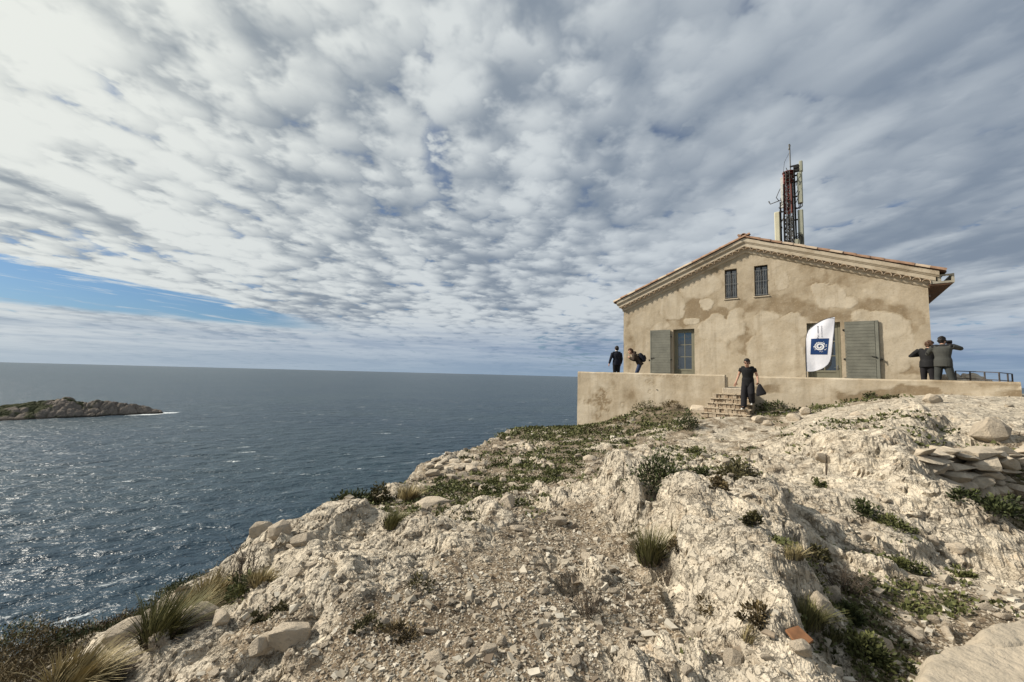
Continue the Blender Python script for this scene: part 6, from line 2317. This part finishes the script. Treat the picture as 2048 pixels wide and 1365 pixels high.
def figure(name, label, s, t, z, face_az, J, C, extra=None):
    """J: joints in the figure's frame (x to its right, y ahead). C: colours/materials of the clothes"""
    X, Y, _ = hw(s, t)
    root = thing(name, label, 'person', (X, Y, z), -face_az)
    sk = C.get('skin', M['skin'])
    V = Vector
    pel, che, nek, hd = V(J['pelvis']), V(J['chest']), V(J['neck']), V(J['head'])
    spine_up = (che - pel).normalized()
    side = V(J.get('side', (1, 0, 0)))
    fr = spine_up.cross(side).normalized() * -1
    fr = side.cross(spine_up).normalized() * -1 if False else spine_up.cross(side)
    if fr.y < 0: fr = -fr
    hup = V(J.get('head_up', (hd - nek).normalized()))
    hf = V(J.get('look', (0, 1, 0)))
    body, top, leg = MB(), MB(), MB()
    # trunk
    def trunk(mb, k, z0=0.0, z1=1.0):
        mid = (pel * .55 + che * .45)
        rows = [(pel - spine_up * .06, .150, .105), (pel + spine_up * .02, .160, .112), (mid, .138, .098), (che - spine_up * .03, .160, .112), (che + spine_up * .07, .172, .104), (che + spine_up * .125, .12, .075), (nek - (nek - che) * .1, .062, .058)]
        loft(mb, [(c, rx * k, ry * k, side, fr) for c, rx, ry in rows], 16)
    trunk(body, .93)
    body.tube([nek - (nek - che) * .25, nek, hd - hup * .07], [.062, .054, .052], 10)
    head_parts(body, hd, hup, hf)
    for sg, k in ((-1, 'L'), (1, 'R')):
        sh, el, wr = V(J['sh' + k]), V(J['el' + k]), V(J['wr' + k])
        hp, kn, an, toe = V(J['hip' + k]), V(J['kn' + k]), V(J['an' + k]), V(J['toe' + k])
        body.tube([sh, (sh + el) / 2, el, (el + wr) / 2, wr], [.046, .044, .037, .034, .025], 9)
        hand(body, wr, el, J.get('palm' + k, (-sg, 0, 0)), J.get('curl' + k, .5), thumb_side=J.get('thumb' + k, 1))
        body.tube([hp, (hp + kn) / 2, kn, (kn + an) / 2, an], [.078, .070, .054, .048, .036], 10)
        body.tube([an, toe], [.034, .03], 8)
    fuse('body', body, sk, root, .012, .35, 1)
    # top garment
    trunk(top, 1.10 * C.get('bulk', 1))
    if C.get('hem', 0):
        loft(top, [(pel - spine_up * C['hem'], .178 * C.get('bulk', 1), .128 * C.get('bulk', 1), side, fr), (pel + spine_up * .08, .172 * C.get('bulk', 1), .122 * C.get('bulk', 1), side, fr)], 16)
    for k in 'LR':
        sh, el, wr = V(J['sh' + k]), V(J['el' + k]), V(J['wr' + k])
        top.tube([che + (sh - che) * .5 + spine_up * .05, sh], [.078, .066 * C.get('bulk', 1)], 10)
        if C.get('short'):
            top.tube([sh, sh + (el - sh) * .48], [.058, .062], 10)
        else:
            b_ = C.get('bulk', 1)
            top.tube([sh, (sh + el) / 2, el, (el + wr) / 2, wr - (wr - el).normalized() * .005], [.070 * b_, .064 * b_, .058 * b_, .053 * b_, .044 * b_], 10)
    if C.get('collar'):
        top.tube([nek - (nek - che) * .3, nek + (nek - che).normalized() * .02], [.085, .075], 12)
    if C.get('hood'):
        top.ball(nek - fr * .10 - spine_up * .01, (.125, .085, .075), 12, 8)
    fuse(C['top_name'], top, C['top'], root, .016, .4, 2)
    if C.get('yoke'):
        yk = MB()
        loft(yk, [(che + spine_up * .055, .196, .122, side, fr), (che + spine_up * .13, .142, .096, side, fr), (nek, .08, .08, side, fr)], 16)
        for k in 'LR':
            sh, el = V(J['sh' + k]), V(J['el' + k])
            up_ = V((0, 0, .010))
            yk.tube([che + (sh - che) * .5 + spine_up * .06, sh + up_, sh + (el - sh) * .55 + up_ * 1.5, el + up_ * .6], [.08, .074, .062, .056], 10)
        fuse('shoulder_yoke', yk, C['yoke'], root, .016, .4, 2)
    # trousers
    wl = C.get('wide', 1)
    loft(leg, [(pel - spine_up * .10, .165, .118, side, fr), (pel, .168, .120, side, fr), (pel + spine_up * .07, .150, .108, side, fr)], 16)
    for k in 'LR':
        hp, kn, an = V(J['hip' + k]), V(J['kn' + k]), V(J['an' + k])
        leg.tube([hp + V((0, 0, .03)), (hp + kn) / 2, kn, (kn + an) / 2, an + V((0, 0, -.01))], [.098, .090 * (1 + (wl - 1) * .4), .074 * wl, .070 * wl, .068 * wl], 12)
    fuse('trousers', leg, C['leg'], root, .016, .4, 2)
    for k in 'LR':
        an, toe = V(J['an' + k]), V(J['toe' + k])
        sh_ = MB()
        d = (toe - an)
        d.z = 0
        d.normalize()
        sh_.tube([an - d * .045 - V((0, 0, .030)), an + d * .06 - V((0, 0, .034)), toe + d * .02], [.045, .046, .034], 10)
        fuse('shoe', sh_, C['shoe'], root, .012, .6, 2)
        if C.get('sole'):
            so = MB()
            lo = min(an.z, toe.z)
            so.tube([V((an.x, an.y, an.z - .068)) - d * .05, V((toe.x, toe.y, toe.z - .022)) + d * .04], [.030, .028], 8)
            so.build('sole', C['sole'], root, True)
    hr = MB()
    hair_cap(hr, hd, hup, hf, 1.0, vol=C.get('hair_vol', .006))
    fuse('hair', hr, C['hair'], root, .010, .6, 1)
    if extra: extra(root, J)
    return root


def stand(w=.10, turn=0.0):
    """an upright relaxed pose, 1.72 m"""
    J = dict(pelvis=(0, 0, .96), chest=(0, .0, 1.29), neck=(0, .0, 1.46), head=(0, .025, 1.60),
             shL=(-.185, -.005, 1.395), shR=(.185, -.005, 1.395), elL=(-.245, -.03, 1.12), elR=(.245, -.03, 1.12), wrL=(-.26, .04, .88), wrR=(.26, .04, .88),
             hipL=(-.088, 0, .90), hipR=(.088, 0, .90), knL=(-w, .02, .49), knR=(w, .02, .49), anL=(-w, -.02, .085), anR=(w, -.02, .085), toeL=(-w - .03, .15, .035), toeR=(w + .03, .15, .035))
    return J


def build_people():
    M['skin'] = simple('skin', (.42, .24, .165), .55, var=.12, scale=9)
    black = simple('black_cloth', (.010, .010, .011), .85, var=.3, scale=12, bump=.004)
    black2 = simple('black_wool', (.014, .013, .015), .9, var=.3, scale=12, bump=.004)
    navy = simple('navy_cloth', (.010, .012, .022), .85, var=.3, scale=12, bump=.004)
    brown = simple('brown_jacket_cloth', (.045, .030, .020), .85, var=.4, scale=10, bump=.004)
    jeans = simple('blue_jeans', (.035, .05, .095), .85, var=.35, scale=14, bump=.003)
    grey = simple('grey_jacket_cloth', (.055, .056, .050), .85, var=.25, scale=9, bump=.004)
    grey2 = simple('grey_trouser_cloth', (.042, .045, .042), .85, var=.25, scale=9, bump=.004)
    shoe = simple('dark_shoe', (.018, .016, .015), .6, var=.2)
    white = simple('white_sole', (.72, .71, .68), .6, var=.1)
    hair_d = simple('dark_hair', (.012, .009, .007), .6, var=.4, scale=30)
    hair_b = simple('brown_hair', (.07, .035, .018), .6, var=.4, scale=30)
    A = lambda s, t: math.atan2(*hw(s, t)[:2])
    # 1 man in black, seen from behind, looking out to sea
    J = stand(.085)
    J.update(elL=(-.275, -.02, 1.13), wrL=(-.33, .05, .90), elR=(.245, .02, 1.12), wrR=(.225, .10, .90), head=(.012, .02, 1.595))

    def x1(root, J):
        mb = MB()
        mb.tube([(0, -.005, 1.475), (0, .0, 1.505)], [.066, .062], 14)
        mb.build('shirt_collar', white, root, True)
    figure('person', 'person in black seen from behind, standing at the left corner of the house', .19, -1.25, TERR, A(.2, -1.2) - .25, J,
           dict(top=navy, top_name='jacket', leg=black, shoe=shoe, hair=hair_d, hem=.13, bulk=1.08, collar=True), x1)
    # 2 leaning person with a backpack, taking a picture
    J = dict(pelvis=(0, -.10, .90), chest=(0, .10, 1.20), neck=(0, .22, 1.345), head=(0, .31, 1.445), side=(1, 0, 0), head_up=(0, .25, 1), look=(-.1, 1, -.30),
             shL=(-.175, .16, 1.29), shR=(.175, .16, 1.29), elL=(-.24, .17, 1.05), elR=(.24, .15, 1.04), wrL=(-.10, .34, 1.17), wrR=(.10, .34, 1.15),
             palmL=(1, .3, 0), palmR=(-1, .3, 0), curlL=.9, curlR=.9,
             hipL=(-.088, -.10, .86), hipR=(.088, -.10, .86), knL=(-.11, .06, .48), knR=(.11, .03, .47), anL=(-.11, -.06, .085), anR=(.12, -.10, .085), toeL=(-.13, .11, .035), toeR=(.14, .07, .035))

    def x2(root, J):
        MB().box(-.045, .045, .455, .466, 1.16, 1.34).build('phone', black, root, bevel=.003)
    az2 = A(1.06, -1.2) - math.pi * .52
    p2 = figure('person', 'person in brown hooded jacket and jeans leaning forward beside the house with a phone', 1.22, -1.3, TERR, az2, J,
                dict(top=brown, top_name='jacket', leg=jeans, shoe=shoe, hair=hair_b, hem=.10, bulk=1.10, hood=True, hair_vol=.016), x2)
    # backpack
    mb = MB()
    X, Y, _ = hw(1.22, -1.3)
    root = thing('backpack', 'dark backpack on the back of the person leaning forward beside the house', 'backpack', (X, Y, TERR), -az2)
    up = (Vector((0, .10, 1.20)) - Vector((0, -.10, .90))).normalized()
    fr = Vector((0, up.z, -up.y))
    c = Vector((0, -.03, 1.08)) - fr * .19
    loft(mb, [(c - up * .23, .10, .05, (1, 0, 0), fr), (c - up * .18, .155, .10, (1, 0, 0), fr), (c, .165, .125, (1, 0, 0), fr), (c + up * .16, .150, .10, (1, 0, 0), fr), (c + up * .22, .09, .05, (1, 0, 0), fr)], 16)
    fuse('bag', mb, navy, root, .016, .4, 2)
    mb = MB()
    loft(mb, [(c - up * .15 - fr * .11, .09, .03, (1, 0, 0), fr), (c - fr * .13, .10, .045, (1, 0, 0), fr), (c + up * .04 - fr * .12, .07, .03, (1, 0, 0), fr)], 12)
    mb.build('front_pocket', black2, root, True)
    for k in (-1, 1):
        MB().tube([c + up * .18 + Vector((k * .09, 0, 0)), c + up * .25 + fr * .14 + Vector((k * .11, 0, 0)), c + up * .14 + fr * .33 + Vector((k * .12, 0, 0)), c - up * .08 + fr * .29 + Vector((k * .16, 0, 0)), c - up * .16 + fr * .06 + Vector((k * .15, 0, 0))], .016, 6).build('strap', black2, root, True)
    # 3 person coming down the steps
    J = dict(pelvis=(0, .0, .93), chest=(0, .05, 1.25), neck=(.0, .10, 1.41), head=(.01, .155, 1.53), look=(.12, 1, -.55), head_up=(0, .38, 1), 
             shL=(-.185, .05, 1.355), shR=(.185, .05, 1.355), elR=(.265, .0, 1.11), wrR=(.34, .07, .89), palmR=(0, -1, .2), curlR=.25, elL=(-.27, .03, 1.10), wrL=(-.285, .19, .93), palmL=(1, 0, 0), curlL=1.0,
             hipL=(-.088, 0, .87), hipR=(.088, 0, .87), knL=(-.10, .10, .53), knR=(.12, .05, .46), anL=(-.10, -.02, .155 + .085), anR=(.13, .12, .085), toeL=(-.10, .14, .20), toeR=(.17, .30, .04))

    def x3(root, J):
        hd, up, lk = Vector(J['head']), Vector(J['head_up']).normalized(), Vector(J['look'])
        f = (lk - up * lk.dot(up)).normalized()
        sd = f.cross(up)
        mb = MB()
        for k in (-1, 1):
            mb.ball(hd + f * .086 + up * .022 + sd * (k * .032), (.030, .020, .022), 10, 6)
            mb.tube([hd + f * .075 + up * .026 + sd * (k * .06), hd - f * .01 + up * .02 + sd * (k * .082)], .006, 5)
        mb.tube([hd + f * .10 + up * .03 - sd * .02, hd + f * .10 + up * .03 + sd * .02], .006, 5)
        mb.build('sunglasses', black, root, True)
    az3 = math.pi + A(5.9, -3.6) + .05
    s3, t3, z3 = 5.93, -3.74, -.47 - .155 * 3
    figure('person', 'person in black short-sleeved top and sunglasses stepping down the brick steps', s3, t3, z3, az3, J,
           dict(top=black, top_name='shirt', leg=black2, shoe=shoe, sole=white, hair=hair_d, hem=.16, bulk=1.05, short=True, wide=1.35, hair_vol=.010), x3)
    # bag hanging from the left hand
    X, Y, _ = hw(s3, t3)
    root = thing('handbag', 'black bag hanging from the hand of the person on the brick steps', 'bag', (X, Y, z3), -az3)
    w = Vector(J['wrL'])
    mb = MB()
    c = w + Vector((-.07, .06, -.33))
    loft(mb, [(c + Vector((.03, 0, .23)), .05, .03, (.8, 0, -.6), (0, 1, 0)), (c + Vector((.02, 0, .08)), .11, .06, (.92, 0, -.4), (0, 1, 0)), (c + Vector((-.02, 0, -.06)), .15, .07, (.95, 0, -.3), (0, 1, 0)), (c + Vector((-.03, 0, -.12)), .14, .06, (.95, 0, -.3), (0, 1, 0))], 14)
    fuse('bag', mb, black2, root, .014, .5, 2)
    MB().tube([w + Vector((0, .07, -.06)), c + Vector((.05, 0, .18))], .012, 6).tube([w + Vector((-.02, .08, -.06)), c + Vector((-.01, 0, .2))], .012, 6).build('strap', black2, root)
    # 4 person in black behind, elbow out
    J = stand(.10)
    J.update(pelvis=(0, 0, .93), chest=(0, .04, 1.25), neck=(.03, .07, 1.41), head=(.05, .11, 1.54), look=(.55, 1, -.25), shL=(-.18, .03, 1.37), shR=(.18, .04, 1.36),
             elL=(-.40, .05, 1.19), wrL=(-.15, .26, 1.24), palmL=(1, 0, .2), elR=(.33, .2, 1.22), wrR=(.10, .34, 1.34), palmR=(-1, 0, 0), curlL=.9, curlR=.9, hipL=(-.085, 0, .88), hipR=(.085, 0, .88))
    figure('person', 'brown-haired person in black with one elbow out, behind the one in grey jacket', 10.52, -.95, TERR, A(10.5, -1) + .25, J,
           dict(top=black, top_name='jacket', leg=black2, shoe=shoe, hair=hair_b, hem=.12, bulk=1.08, collar=True, hair_vol=.010))
    # 5 person in grey jacket, both arms raised to the face
    J = stand(.12)
    J.update(chest=(0, .02, 1.31), neck=(0, .05, 1.48), head=(.0, .09, 1.61), look=(.45, 1, -.12), shL=(-.19, .01, 1.42), shR=(.19, .01, 1.43),
             elL=(-.33, .16, 1.22), wrL=(-.10, .33, 1.46), palmL=(1, 0, .2), elR=(.37, .16, 1.37), wrR=(.20, .33, 1.49), palmR=(-1, 0, .1), curlL=1.0, curlR=1.0,
             knL=(-.13, .03, .49), knR=(.16, .0, .49), anL=(-.14, -.02, .085), anR=(.23, -.04, .085), toeL=(-.18, .14, .035), toeR=(.28, .12, .035))

    def x5(root, J):
        MB().box(.02, .20, .30, .36, 1.54, 1.64).build('camera', black, root, bevel=.01)
    figure('person', 'person in grey jacket with black shoulders, both arms raised to the face', 10.78, -1.6, TERR, A(10.9, -1.5) + .05, J,
           dict(top=grey, top_name='jacket', yoke=black, leg=grey2, shoe=shoe, hair=hair_d, hem=.14, bulk=1.16, collar=True, wide=1.12, hair_vol=.010), x5)


build_mast()
build_flag()
build_railing()
build_people()
